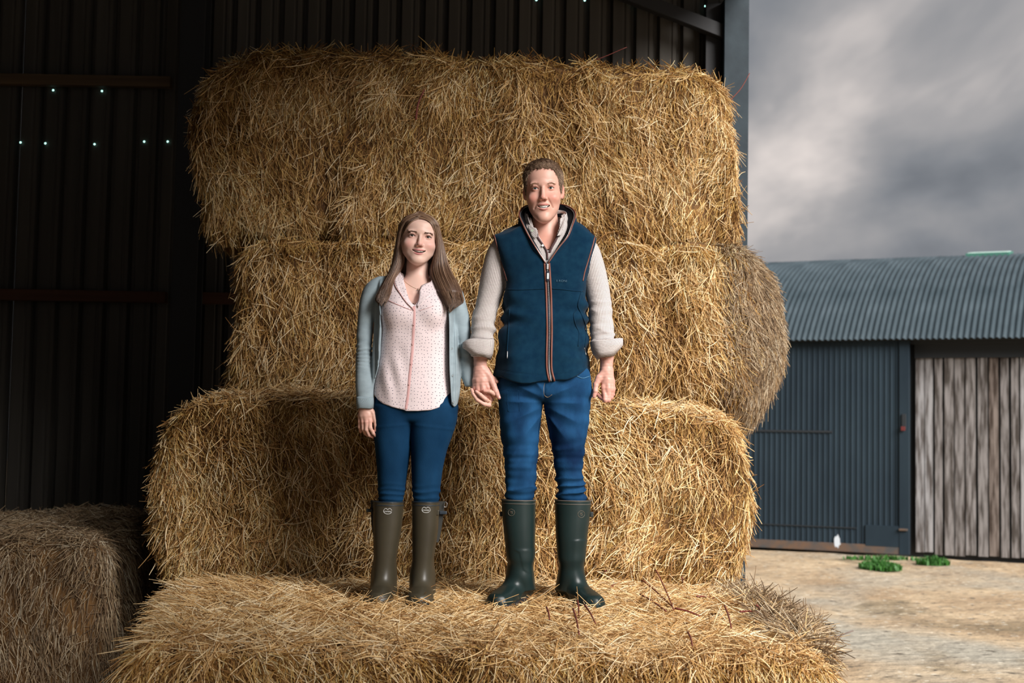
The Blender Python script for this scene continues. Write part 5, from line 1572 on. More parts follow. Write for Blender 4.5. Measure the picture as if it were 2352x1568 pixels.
line_on('pocket_seam', jeans_m, [(1180, 878), (1166, 890), (1150, 896)], 0.0016, M['denim'], man, 0.0008, 20)
line_on('pocket_seam', jeans_m, [(1322, 862), (1338, 868), (1354, 864)], 0.0016, mat('pale_denim_seam', (0.05, 0.16, 0.28), 0.7), man, 0.0015, 20)
for a in ([(1166, 897), (1192, 897), (1193, 945), (1167, 945), (1166, 897)],):
    P_ = np.concatenate([np.linspace(a[i], a[i + 1], 8) for i in range(4)])
    tube(on_surf(jeans_m, P_, 0.0), 0.0009, 5, name='phone_outline', mat=M['denim'], parent=man)

# ---- wellington boots
def foot_sdf(heel, toe, w_heel, w_ball, hgt, up=0.0):
    """boot foot from heel to toe centre points on the sole line (world)"""
    heel = np.array(heel, float); toe = np.array(toe, float)
    ax = toe - heel; Lf = np.linalg.norm(ax[:2]); u = np.array([ax[0] / Lf, ax[1] / Lf, 0]); s = np.array([-u[1], u[0], 0])
    tilt = (toe[2] - heel[2]) / Lf
    T = np.array([[-0.06, .60, .3], [0.0, 1.0, 1.30], [0.22, .92, 1.24], [0.42, .90, 1.02], [0.60, 1.04, .80], [0.78, 1.08, .68], [0.92, .88, .62], [1.0, .55, .50]])
    def f(P):
        q = P - heel
        t = q @ u; v = q @ s; z = q[:, 2] - t * tilt
        tt = t / Lf
        w = np.interp(tt, T[:, 0], T[:, 1]) * (w_heel + (w_ball - w_heel) * np.clip(tt / 0.7, 0, 1))
        h_ = np.interp(tt, T[:, 0], T[:, 2]) * hgt
        bend = 0.006 * np.sin(np.clip(tt, 0, 1) * 3.14)
        # rounded-rectangle plan at the ends
        e = np.maximum(np.maximum(-t, t - Lf) + 0.035, 0)
        wv = np.sqrt((np.maximum(np.abs(v) - (w - 0.035), 0)) ** 2 + e ** 2) - 0.035
        dz = z - h_ * np.sqrt(np.clip(1 - 0.55 * (v / (w + 1e-4)) ** 2, 0.05, 1))
        return smax(smax(wv, dz, 0.022), -z, 0.004), z, t / Lf, v, w
    return f, u, s
def boot(parent, label, rws, heel, toe, wh, wb, hgt, m, m_rim, sole_m, h=0.0036, ridge=None, name='wellington_boot', rim_hi=None, crease=0.0):
    shaft = Column(rows(rws), n=2.15, cap_r=0.004)
    ff, u, s = foot_sdf(heel, toe, wh, wb, hgt)
    ank = np.array(heel) + u * 0.055 + np.array([0, 0, 0.075])
    inner = Column(rows([(r[0], r[1] + 3, r[2] - 3, r[3] + .006, r[4] - .006) for r in rws]), n=2.15, cap_r=0.004)
    inner_lo = rows([rws[0]])[0][0] - 0.035
    zt = shaft.z[-1]; zlo = zt - 0.05
    def f(P):
        d, z, t, v, w = ff(P)
        d = smin(d, ell(P, ank, (0.048, 0.058, 0.075)), 0.03)
        sh = shaft(P)
        if crease: sh = sh - crease * snoise(P * np.array([.6, .6, 2], np.float32), 7, 3) * np.exp(-((P[:, 2] - ank[2] - 0.06) / 0.06) ** 2)
        d = smin(d, sh, 0.045)
        hol = np.maximum(inner(P - np.array([0, 0, 0.01], np.float32)), zlo - P[:, 2])
        d = smax(d, -hol, 0.002)
        if ridge is not None: d = d - ridge(P)
        # welt line above the sole
        d = d + 0.0012 * np.exp(-((z - 0.030) / 0.002) ** 2) - 0.0018 * np.exp(-((z - 0.012) / 0.010) ** 2)
        return d
    allx = [W(r[k], r[0], Y0)[0] for r in rws for k in (1, 2)] + [toe[0], heel[0]]
    lo = np.array([min(allx) - 0.07, min(toe[1], Y0) - 0.08, min(toe[2], heel[2]) - 0.02]); hi = np.array([max(allx) + 0.07, Y0 + 0.22, zt + 0.02])
    V, F = nets(f, lo, hi, h)
    ob = mesh_obj(name, V, F, m, parent)
    if label: ob['label'] = label
    # rim
    r0 = shaft.at(np.array([zt - 0.006])); cx, rx = (r0[0][0] + r0[1][0]) / 2, (r0[1][0] - r0[0][0]) / 2; cy, ry = (r0[2][0] + r0[3][0]) / 2, (r0[3][0] - r0[2][0]) / 2
    th = np.linspace(0, 2 * math.pi, 49)[:-1]
    for dz, rr, mm, nm in ((0.0, 0.0026, m_rim, 'boot_rim'), (-0.014, 0.0018, rim_hi or m_rim, 'rim_band')):
        ring = np.stack([cx + (rx + 0.0004) * np.cos(th), cy + (ry + 0.0004) * np.sin(th), np.full(48, zt - 0.003 + dz)], 1)
        tube(ring, rr, 6, True, nm, mm, ob)
    # sole: thin slab under the foot
    n = 40; outl = []
    Lf = np.linalg.norm((np.array(toe) - np.array(heel))[:2])
    ts = np.concatenate([np.linspace(0, 1, n), np.linspace(1, 0, n)]); sg = np.concatenate([np.ones(n), -np.ones(n)])
    pts = []
    for t, g_ in zip(ts, sg):
        base = np.array(heel) + (np.array(toe) - np.array(heel)) * t
        w = np.interp(t, [-.06, 0, .22, .42, .6, .78, .92, 1.0], [.6, 1, .92, .9, 1.04, 1.08, .88, .55]) * (wh + (wb - wh) * min(1, t / 0.7)) * 1.05
        endc = math.sqrt(max(0.0, 1 - max(0, (0.035 - t * Lf) / 0.035) ** 2)) if t * Lf < 0.035 else (math.sqrt(max(0.0, 1 - max(0, (0.035 - (1 - t) * Lf) / 0.035) ** 2)) if (1 - t) * Lf < 0.035 else 1)
        w = max(w - 0.035, 0.001) + 0.035 * endc
        pts.append(base + s * g_ * (w + 0.003))
    pts = np.array(pts)
    v = np.concatenate([pts + [0, 0, -0.010], pts + [0, 0, 0.009]]); k = len(pts)
    fcs = [(i, (i + 1) % k, k + (i + 1) % k, k + i) for i in range(k)] + [tuple(range(k - 1, -1, -1)), tuple(range(k, 2 * k))]
    mesh_obj('sole', v, fcs, sole_m, ob, False)
    return ob, f, shaft
M['boot_green'] = mat('dark_green_rubber', (0.007, 0.016, 0.0155), 0.36, spec=0.35, noise=(5, (0.014, 0.027, 0.026), 0.25), bump=(10, 0.15, 0.003), coat=0.0)
M['rim_green'] = mat('worn_rim', (0.10, 0.085, 0.07), 0.6)
M['rim_dark'] = mat('dark_rim', (0.016, 0.022, 0.022), 0.5)
M['sole'] = mat('dark_sole', (0.022, 0.019, 0.020), 0.75)
gz = lambda px, py, z: Gnd(px, py, z)
hL = W(1203, 1356, 6.22); tL = W(1134, 1384, 5.915)
hL[2] = 0.922; tL[2] = 0.903
hR = W(1299, 1358, 6.22); tR = W(1374, 1388, 5.915); hR[2] = 0.922; tR[2] = 0.903
zr1 = PZ(1200, 1240)[2]
def ridgeL(P):
    # raised reinforcement edge running down the outside of the shin
    x1 = np.interp(P[:, 2], [PZ(0, 1294)[2], PZ(0, 1284)[2], PZ(0, 1245)[2], PZ(0, 1238)[2]], [PZ(1218, 1294)[0], PZ(1202, 1284)[0], PZ(1193, 1245)[0], PZ(1180, 1238)[0]])
    low = 1 / (1 + np.exp((P[:, 2] - PZ(0, 1238)[2]) / 0.002)); hi = 1 / (1 + np.exp(-(P[:, 2] - PZ(0, 1300)[2]) / 0.012))
    return 0.0022 * (1 / (1 + np.exp(-(P[:, 0] - x1) / 0.0012))) * (P[:, 1] < Y0 + .04) * low * hi
def ridgeR(P):
    zt_ = PZ(1333, 1237)[2] - 0.10 * np.abs(P[:, 0] - PZ(1333, 1237)[0])
    hi = 1 / (1 + np.exp(-(P[:, 2] - PZ(0, 1300)[2]) / 0.012))
    return 0.0024 / (1 + np.exp((P[:, 2] - zt_) / 0.0012)) * (P[:, 1] < Y0 + .04) * hi / (1 + np.exp(-(P[:, 0] - PZ(1316, 1237)[0]) / 0.005))
bmL = [(1146, 1152, 1230.5, -.066, .085), (1180, 1153, 1230, -.064, .085), (1232, 1158, 1229.5, -.060, .085), (1285, 1164, 1227.5, -.052, .080), (1305, 1166, 1224, -.048, .080), (1330, 1166, 1226, -.045, .095), (1352, 1168, 1229, -.030, .115)]
bmR = [(1147, 1274, 1358, -.066, .085), (1180, 1275, 1355.5, -.064, .085), (1232, 1276.5, 1349, -.060, .085), (1285, 1281, 1343, -.052, .080), (1305, 1284, 1340, -.048, .080), (1330, 1281, 1342, -.045, .095), (1354, 1277, 1340, -.030, .115)]
bL, bLf, _ = boot(man, None, bmL, hL, tL, 0.044, 0.052, 0.086, M['boot_green'], M['rim_green'], M['sole'], ridge=ridgeL, rim_hi=M['rim_green'], crease=.003)
bR, bRf, _ = boot(man, None, bmR, hR, tR, 0.044, 0.052, 0.086, M['boot_green'], M['rim_green'], M['sole'], ridge=ridgeR, rim_hi=M['rim_green'], crease=.003)
def roundel(f, px, py, r, m, parent):
    th = np.linspace(0, 2 * math.pi, 25)[:-1]
    Pp = np.stack([px + r * np.cos(th), py - r * np.sin(th)], 1)
    rim = tube(on_surf(f, Pp, 0.0004), 0.0012, 5, True, 'badge', m, parent)
    for a, b in (((-.5, .5), (.45, -.2)), ((.45, -.2), (-.2, -.45)), ((-.2, .3), (.5, .35)), ((-.5, -.1), (0, .1))):
        tube(on_surf(f, catmull([(px + r * a[0], py - r * a[1]), (px + r * b[0], py - r * b[1])], 5), 0.0006), 0.0011, 5, name='badge', mat=m, parent=parent)
M['worn_green'] = mat('worn_green_edge', (0.10, 0.085, 0.06), 0.55)
roundel(bLf, 1174.5, 1176.5, 7.5, M['worn_green'], bL); roundel(bRf, 1335, 1180.5, 7.8, M['worn_green'], bR)
# side straps
def strap(px, py, w, h_, dy, m, parent, name='strap'):
    c = W(px, py, Y0 + dy)
    MB().box(c[0] - w, c[0] + w, c[1] - 0.012, c[1] + 0.012, c[2] - h_, c[2] + h_).build(name, m, parent, False, 0.003)
strap(1151, 1180, 0.005, 0.010, .02, M['rim_dark'], bL); strap(1359, 1181, 0.007, 0.011, .02, M['rim_dark'], bR)
# ================================================================== the woman
wom = empty('person', tuple(W(955, 1378, Y0)))
wom.location.z = 0.9
tag(wom, 'woman with long brown hair in grey-blue cardigan, dotted blouse, jeans and olive boots', 'person', 'couple standing on the bales')
QW = dict(fz=0.83, fx=1.0, jaw=(1.12, 1.12, 1.16, 1.14, 1.05), ex=0.0340, mz=-0.0655, mw=0.0300, lu=0.0068, ll=-0.0098, cu=0.0032, cl=0.0135, lf=0.46,
          cr=0.86, cz=0.030, brow=0.6, chk=(1.1, 1.0, 1.0), eo=0.92, nt=-0.0345, nw=0.92, fold=0.0, ears=True, skin=(0.78, 0.52, 0.43), lip=(0.60, 0.20, 0.21),
          red=(0.72, 0.25, 0.22), blush=0.42, tl=0.95, sq=0.0006)
HW_ = make_head(QW)
wp = W(962.5, 548, Y0 - 0.01)
WMM = Matrix.Translation(Vector(wp)) @ Matrix.Rotation(R(4.5), 4, 'Y') @ Matrix.Rotation(R(7), 4, 'Z') @ Matrix.Rotation(R(1), 4, 'X')
WMI = np.array(WMM.inverted(), np.float32)
wnb = PZ(957, 655, 0.005); wnt = PZ(960, 580, 0.02)
def wom_head(P):
    d = HW_['sdf'](loc(P, WMI))
    d = smin(d, cap(P, wnb + [0, 0.012, 0], wnt + [0, 0.005, 0], 0.050, 0.047), 0.020)
    d = smin(d, ell(P, wnb + [0, 0.0, -0.085], (0.13, 0.085, 0.115)), 0.035)
    for s_ in (-1, 1):
        d = smin(d, cap(P, wnb + [s_ * 0.010, -0.070, -0.040], wnb + [s_ * 0.085, -0.045, -0.022], 0.006, 0.005), 0.012)
    return d
def HWf(*l): return [W(800 + a / 13.07, 900 + b / 13.07, Y0 + dy) for a, b, dy in l]
dW = -0.045
handW = [
    (HWf((510, 150, dW), (510, 400, dW), (512, 520, dW)), [0.029, 0.0245, 0.0245]),
    (HWf((530, 520, dW), (600, 700, dW - .006), (645, 870, dW - .012)), [0.024, 0.018, 0.0108]),
    (HWf((510, 520, dW), (530, 720, dW - .008), (545, 900, dW - .014)), [0.024, 0.018, 0.0108]),
    (HWf((480, 520, dW), (445, 720, dW - .004), (440, 890, dW - .008)), [0.023, 0.0165, 0.0102]),
    (HWf((455, 530, dW), (380, 720, dW + .004), (350, 880, dW + .004)), [0.020, 0.0145, 0.0090]),
    (HWf((645, 870, dW - .012), (660, 1080, dW - .018), (750, 1240, dW - .012), (835, 1330, dW - .004)), [0.0105, 0.0088, 0.0074, 0.0060]),
    (HWf((545, 900, dW - .014), (545, 1130, dW - .014), (625, 1290, dW - .002), (730, 1350, dW + .008)), [0.0105, 0.0088, 0.0076, 0.0062]),
    (HWf((440, 890, dW - .008), (450, 1110, dW - .004), (510, 1240, dW + .008), (590, 1310, dW + .016)), [0.0098, 0.0084, 0.0074, 0.0060]),
    (HWf((350, 880, dW + .004), (340, 1050, dW + .008), (370, 1190, dW + .016)), [0.0088, 0.0074, 0.0056]),
    (HWf((600, 480, dW + .0), (735, 640, dW - .006), (805, 860, dW - .010), (830, 1010, dW - .012), (822, 1150, dW - .010)), [0.018, 0.0125, 0.0098, 0.0088, 0.0066]),
]
handV = [
    (HH((215, 720, dH + .050), (300, 860, dH + .044), (400, 980, dH + .034)), [0.019, 0.021, 0.023]),
    (HH((400, 960, dH + .034), (520, 1090, dH + .036), (650, 1200, dH + .030)), [0.024, 0.022, 0.013]),
    (HH((380, 980, dH + .034), (480, 1160, dH + .034), (610, 1320, dH + .022)), [0.023, 0.019, 0.011]),
    (HH((360, 980, dH + .034), (460, 1220, dH + .032), (630, 1395, dH + .016)), [0.020, 0.016, 0.010]),
    (HH((650, 1200, dH + .030), (745, 1215, dH + .004), (735, 1165, dH - .026), (660, 1125, dH - .040), (545, 1108, dH - .040)), [0.011, 0.0098, 0.0092, 0.0085, 0.0068]),
    (HH((610, 1320, dH + .022), (645, 1330, dH + .000), (560, 1270, dH - .024), (465, 1190, dH - .036), (388, 1125, dH - .034)), [0.0105, 0.0095, 0.0090, 0.0084, 0.0066]),
    (HH((630, 1395, dH + .016), (640, 1392, dH - .002), (540, 1375, dH - .016), (400, 1285, dH - .024), (325, 1175, dH - .026), (292, 1085, dH - .018)), [0.0100, 0.0088, 0.0088, 0.0084, 0.0078, 0.0062]),
    (HH((500, 900, dH + .038), (660, 860, dH + .034), (745, 870, dH + .022), (790, 925, dH + .006)), [0.018, 0.012, 0.0098, 0.0085]),
]
parts, cols = [], []
lo = wp + np.array([-0.115, -0.16, -0.30]); hi = wp + np.array([0.115, 0.15, 0.135])
V, F = nets(wom_head, lo, hi, 0.0017)
V, F = crop(V, F, lambda v: v[:, 2] > lo[2] + 0.006)
c = HW_['col'](loc(V.astype(np.float32), WMI))
parts.append((V, F)); cols.append(c)
for spec in (handW, handV):
    allp = np.concatenate([np.array(s[0]) for s in spec])
    f_ = lambda P, spec=spec: arc_hand(P, spec, 0.0045) + 0.0004 * snoise(P, 60, 1)
    V, F = nets(f_, allp.min(0) - 0.03, allp.max(0) + 0.03, 0.0018)
    kn = [np.array(s[0][-1]) for s in spec[1:]]
    parts.append((V, F)); cols.append(skinc((0.70, 0.41, 0.325), (0.70, 0.27, 0.22), V, kn))
wtor = Column(rows([(700, 888, 1022), (720, 890, 1020), (760, 892, 1015), (830, 884, 1024), (900, 875, 1036), (960, 872, 1038)], -0.08, 0.07), n=2.3, cap_r=0.05)
def wbody(P):
    d = wtor(P)
    for l in ([PZ(905, 950), PZ(897, 1100), PZ(884, 1330, .03)], [PZ(995, 950), PZ(982, 1100), PZ(970, 1330, .03)]): d = smin(d, chain(P, l, [0.060, 0.038, 0.024]), 0.03)
    for l in ([PZ(862, 675), PZ(840, 790), PZ(839, 915, dW)], [PZ(1040, 675), PZ(1060, 790), HH((215, 700, dH + .055))[0]]): d = np.minimum(d, chain(P, l, [0.030, 0.024, 0.018]))
    return d
V, F = nets(wbody, PZ(790, 1340) - [0, 0.25, 0], PZ(1110, 600) + [0, 0.25, 0], 0.012)
parts.append((V, F)); cols.append(np.tile(np.array([0.70, 0.42, 0.33]), (len(V), 1)))
join_meshes('body', parts, M['skin'], wom, cols)
face_parts(HW_, WMM, wom, (0.06, 0.045, 0.030), 1.3)
M['wbrow'] = strand_mat('dark_brow', [(0.0, (0.07, 0.036, 0.024)), (1.0, (0.18, 0.10, 0.065))], 0.6, 20, 0.1)
brows(HW_, WMM, M['wbrow'], wom, [(0.015, 0, 0.0145), (0.026, 0, 0.0170), (0.040, 0, 0.0180), (0.052, 0, 0.0125)], 230, 0.005, 0.00024, 4, 0.0014)
def nail_at(spec, i, nrm, w, l):
    a, b = np.array(spec[i][0][-1]), np.array(spec[i][0][-2]); r = spec[i][1][-1]
    n_ = np.array(nrm, float); n_ /= np.linalg.norm(n_)
    nail(a + n_ * (r * 0.92) , n_, a - b, w, l, wom, M['nail'])
nail_at(handV, 5, (-.2, -1, .3), 0.0040, 0.0052); nail_at(handV, 6, (-.3, -1, .1), 0.0038, 0.0050); nail_at(handW, 9, (.3, -1, 0), 0.0038, 0.0052)
# rings
M['gold'] = mat('gold', (0.75, 0.52, 0.25), 0.25, metal=1.0)
def ring(c, ax, r, stone=False):
    ax = np.array(ax, float); ax /= np.linalg.norm(ax); u = np.cross(ax, [0, 1, 0.1]); u /= np.linalg.norm(u); v = np.cross(ax, u)
    th = np.linspace(0, 2 * math.pi, 25)[:-1]
    o = tube(np.array(c) + r * (np.cos(th)[:, None] * u + np.sin(th)[:, None] * v), 0.0012, 6, True, 'ring', M['gold'], wom)
ra = np.array(handV[5][0][1]) * .55 + np.array(handV[5][0][2]) * .45
ring(ra, np.array(handV[5][0][2]) - np.array(handV[5][0][1]), 0.0100)
rb = np.array(handV[4][0][1]) * .3 + np.array(handV[4][0][2]) * .7
ring(rb, np.array(handV[4][0][2]) - np.array(handV[4][0][1]), 0.0100)

# ---- blouse
M['blouse'] = dot_mat('dotted_pink_blouse', (0.82, 0.69, 0.70), (0.03, 0.03, 0.07), 0.0145, 0.0016)
M['pink'] = mat('pink_placket', (0.72, 0.42, 0.41), 0.6, spec=0.3)
blc = Column(rows([(628, 905, 1005, -.035, .06), (650, 878, 1035, -.075, .08), (675, 874, 1038, -.105, .088), (705, 873, 1033, -.128, .085), (735, 874, 1031, -.132, .08), (770, 874, 1029, -.122, .078), (810, 871, 1031, -.118, .082), (850, 865, 1034, -.120, .09), (880, 860, 1036, -.122, .095), (905, 857, 1038, -.120, .097), (950, 856, 1040, -.116, .097)]), n=2.5, cap_r=0.005)
bh = topW([(840, 890), (857, 905), (868, 918), (880, 927), (905, 936), (931, 942), (933, 944), (960, 944), (990, 942), (1015, 934), (1037, 922), (1060, 905)], Y0 - 0.08)
bhx, bhz = np.array(sorted(bh))[:, 0], np.array(sorted(bh))[:, 1]
BV = [(912, 600), (917, 622), (922.6, 633), (931, 660), (939, 688), (951, 701)]; BV2 = [(1000, 600), (988, 645), (968, 656), (963.5, 668), (961.5, 690), (955, 701)]
def blouse(P):
    d = blc(P)
    bust = np.minimum(ell(P, PZ(915, 716, -.085), (.055, .052, .060)), ell(P, PZ(992, 716, -.085), (.055, .052, .060)))
    d = smin(d, bust, 0.035)
    d = d - 0.0030 * snoise(P * np.array([1.6, 1, .45], np.float32), 5, 6) * np.clip((PZ(0, 720)[2] - P[:, 2]) / 0.05, 0, 1) - 0.0012 * snoise(P, 11, 2)
    # gathers fanning down from the left bust and hip
    xw = PZ(905, 800)[0]
    d = d - 0.0035 * np.sin((P[:, 0] - xw) * 95 + (P[:, 2] - PZ(0, 800)[2]) * 22) * np.exp(-((P[:, 2] - PZ(0, 850)[2]) / 0.10) ** 2) * np.exp(-((P[:, 0] - xw) / 0.06) ** 2)
    bot = np.interp(P[:, 0], bhx, bhz)
    d = smax(d, np.where(P[:, 1] < Y0 + .02, bot, PZ(0, 925)[2]) - P[:, 2], 0.002)
    px_ = np.interp(P[:, 2], [PZ(0, 945)[2], PZ(0, 880)[2], PZ(0, 705)[2]], [PZ(932, 945)[0], PZ(941, 880)[0], PZ(951, 705)[0]])
    notch = np.maximum(np.abs(P[:, 0] - px_) - 0.5 * np.clip((PZ(0, 932)[2] - P[:, 2]), 0, 1), P[:, 1] - Y0)
    inn = blc(P - np.array([0, 0, 0], np.float32)) + 0.012
    d = smax(d, -np.maximum(inn, P[:, 2] - PZ(0, 915)[2]), 0.002) if False else d
    return smax(smax(d, -notch, 0.001), -vopen(BV, BV2, P, 0.0), 0.003)
def blouse_n(P):
    return smax(blouse(P), -ell(P, PZ(957, 622, 0.01), (0.060, 0.066, 0.062)), 0.003)
sdf_cloth('blouse', blouse_n, PZ(840, 955) - [0, .2, 0], PZ(1055, 615) + [0, .18, 0], 0.0034, M['blouse'], wom, col=blc)
line_on('placket', blouse, [(952, 703), (951, 740), (948, 790), (945, 830), (941, 870), (938, 905), (933, 940)], 0.0075, M['pink'], wom, -0.0012, 70, 0.28, 8)
for py in (745, 790, 835, 882): 
    px = np.interp(py, [703, 740, 790, 830, 870, 905], [952, 951, 948, 945, 941, 938]); yq = on_surf(blouse, [(px, py)], 0.002)[0][1] - Y0
    button(px, py, yq - 0.001, 0.0036, M['pink'], wom)
def wsheet(nm, A, B, offA, offB, m, n=24, k=6, th=0.0016):
    A3 = on_surf(lambda P: np.minimum(blouse(P), wom_head(P)), catmull(A, n), offA); B3 = on_surf(lambda P: np.minimum(blouse(P), wom_head(P)), catmull(B, n), offB)
    return sheet(nm, A3, B3, m, wom, n, k, th)
# open collar, placket edges of the V and yoke seams
wsheet('blouse_collar', [(918, 619), (907, 638), (909, 655), (922, 676), (934, 694), (945, 706)], [(920, 622), (924, 636), (930, 656), (936, 676), (943, 692), (950, 702)], 0.006, 0.003, M['blouse'])
wsheet('blouse_collar', [(1000, 640), (1004, 655), (1000, 672), (985, 684), (972, 694), (960, 706)], [(990, 646), (975, 652), (967, 657), (964, 670), (962, 688), (957, 702)], 0.004, 0.003, M['blouse'])
line_on('collar_edge', lambda P: np.minimum(blouse(P), wom_head(P)), [(907, 640), (908, 655), (921, 676), (933, 693), (946, 706), (951, 712)], 0.0024, M['pink'], wom, 0.005, 40, 0.6)
line_on('yoke_seam', blouse, [(893, 690), (908, 697), (925, 704), (945, 712)], 0.0022, M['pink'], wom, 0.0006, 30, 0.6)
line_on('yoke_seam', blouse, [(962, 713), (980, 708), (997, 702)], 0.0012, M['pink'], wom, 0.0006, 20, 0.6)
# necklace with a small cross
nkl = lambda P: np.minimum(wom_head(P), blouse(P) + 0.02)
line_on('necklace', nkl, [(921, 628), (925, 640), (934, 650), (946, 658), (956, 663), (961, 666)], 0.0007, M['gold'], wom, 0.0008, 40, nn=5)
line_on('necklace', nkl, [(986, 640), (978, 652), (968, 661), (961, 666)], 0.0007, M['gold'], wom, 0.0008, 30, nn=5)
M['silver'] = mat('dull_silver', (0.45, 0.42, 0.40), 0.35, metal=0.9)
line_on('pendant', nkl, [(960, 662), (960.5, 675)], 0.0013, M['silver'], wom, 0.002, 6, nn=5); line_on('pendant', nkl, [(956, 667), (965, 666.5)], 0.0013, M['silver'], wom, 0.002, 6, nn=5)
line_on('camisole_edge', lambda P: wom_head(P), [(948, 697), (953, 701), (959, 697)], 0.0022, M['lining'], wom, 0.002, 10)

# ---- cardigan
M['knit'] = mat('grey_blue_knit', (0.27, 0.335, 0.37), 0.9, noise=(14, (0.35, 0.43, 0.47), 0.2, (1, 1, 2)), bump=(380, 0.35, 0.0015, (1, 1, 2.2)), spec=0.05, sheen=0.08)
def rib_mat():
    m = mat('ribbed_knit', (0.31, 0.39, 0.43), 0.9, spec=0.05, sheen=0.08)
    t, b, a = fab_nodes(m)
    w = t.nodes.new('ShaderNodeTexWave'); w.inputs['Scale'].default_value = 95; w.bands_direction = 'X'
    t.links.new(a.outputs['Vector'], w.inputs['Vector'])
    bp = t.nodes.new('ShaderNodeBump'); bp.inputs['Strength'].default_value = 0.7; bp.inputs['Distance'].default_value = 0.0015
    t.links.new(w.outputs['Fac'], bp.inputs['Height']); t.links.new(bp.outputs['Normal'], b.inputs['Normal'])
    return m
M['rib'] = rib_mat()
car = Column(rows([(632, 893, 1014, -.045, .075), (650, 868, 1042, -.085, .095), (675, 864, 1046, -.118, .105), (705, 862, 1046, -.136, .103), (735, 864, 1046, -.140, .098), (770, 862, 1050, -.132, .096), (810, 858, 1055, -.130, .100), (850, 856, 1059, -.132, .108), (880, 855, 1059, -.132, .113), (905, 855, 1057, -.130, .116), (931, 855, 1052, -.126, .116)]), n=2.7, cap_r=0.006)
CL = [(905, 600), (900, 640), (885, 665), (872, 698), (873, 730), (875, 755), (873, 790), (872, 815), (866, 845), (859, 870), (852, 900), (848, 940)]
CR_ = [(995, 600), (1005, 640), (1020, 665), (1030, 700), (1031, 730), (1031, 790), (1031.5, 845), (1035, 900), (1037, 940)]
wsl = Column(rows([(633, 872, 892, -.01, .03), (641, 856, 890, -.03, .05), (652, 843, 888, -.046, .058), (668, 833, 884, -.054, .062), (700, 824, 868, -.052, .058), (750, 820, 858, -.050, .050), (800, 817.5, 856, -.060, .038), (850, 817, 855, -.075, .016), (895, 817, 857, -.085, -.002), (916, 819, 858, -.084, -.006), (933, 821, 858.5, -.082, -.012)]), n=2.2, cap_r=0.006)
wsr = Column(rows([(636, 1012, 1034, -.01, .03), (645, 1016, 1048, -.03, .05), (655, 1020, 1056, -.045, .060), (670, 1024, 1064, -.054, .062), (700, 1030, 1071, -.052, .060), (735, 1036, 1078, -.05, .056), (772, 1044, 1082, -.046, .052), (800, 1050, 1085, -.044, .046), (838, 1055, 1090, -.046, .034), (870, 1062, 1096, -.05, .018), (888, 1068, 1098, -.052, .010)]), n=2.2, cap_r=0.006)
def vopen2(pl, pr, P, dep):
    Lp = W(np.array(pl)[:, 0], np.array(pl)[:, 1], Y0 - 0.11); Rp = W(np.array(pr)[:, 0], np.array(pr)[:, 1], Y0 - 0.11)
    oL = np.argsort(Lp[:, 2]); oR = np.argsort(Rp[:, 2])
    l = np.interp(P[:, 2], Lp[oL, 2], Lp[oL, 0]); r = np.interp(P[:, 2], Rp[oR, 2], Rp[oR, 0])
    return np.maximum(np.maximum(l - P[:, 0], P[:, 0] - r), P[:, 1] - Y0 - dep)
def cardi(P):
    d = car(P) - 0.0035 * snoise(P * np.array([2.0, 1, .35], np.float32), 5, 7)
    for q_ in (870, 1044):
        xe = PZ(q_, 800)[0]
        d = d - 0.0045 * np.sin((P[:, 0] - xe) * 210 + 1.5 * snoise(P * np.array([0, 0, 1.0], np.float32), 3, 1)) * np.exp(-((P[:, 0] - xe) / 0.03) ** 2) * (P[:, 1] < Y0)
    d = smax(d, -vopen2(CL, CR_, P, 0.03), 0.004)
    zel_ = PZ(0, 790)[2]
    s_ = np.minimum(wsl(P), wsr(P)) - folds(P, zel_, 0.07, 0.0035, 26, .4, 2) - 0.0025 * snoise(P, 7, 3)
    d = smin(d, s_, 0.010)
    # lower edge of the left sleeve hollow for the wrist
    return smax(d, -ell(P, PZ(957, 618, 0.02), (0.070, 0.080, 0.070)), 0.004)
V, F = nets(cardi, PZ(795, 942) - [0, .2, 0], PZ(1112, 615) + [0, .2, 0], 0.0038)
cg = mesh_obj('cardigan', V, F, M['knit'], wom)
line_on('front_band', cardi, [(872, 702), (874.5, 730), (876, 755), (874.5, 790), (873, 815), (867.5, 845), (861, 868)], 0.0026, M['rib'], cg, 0.0005, 50)
line_on('front_band', cardi, [(1030, 700), (1032.5, 740), (1033, 790), (1033.5, 845), (1036.5, 900), (1038.5, 928)], 0.0026, M['rib'], cg, 0.0005, 50)
line_on('front_band', cardi, [(1043, 740), (1045, 790), (1047, 845), (1046, 900), (1045, 928)], 0.0016, M['rib'], cg, 0.0003, 50)
cuff('ribbed_cuff', [(914, 821.5, 857.5, -.082, -.008, 0), (912, 819, 858.5, -.086, -.004, 0), (915, 818.5, 859, -.087, -.003, 0), (925, 819, 859, -.086, -.005, 0), (937, 820.5, 858.5, -.084, -.008, .0015), (938, 822, 857, -.081, -.012, .0015), (930, 823, 855, -.078, -.014, 0)], M['rib'], wom, 0.0015)
M['horn'] = mat('grey_button', (0.30, 0.34, 0.36), 0.4)
for px, py in ((1042, 923), (1040, 862), (1038, 800)):
    yq = on_surf(cardi, [(px, py)], 0.002)[0][1] - Y0
    button(px, py, yq - 0.001, 0.0045, M['horn'], wom)

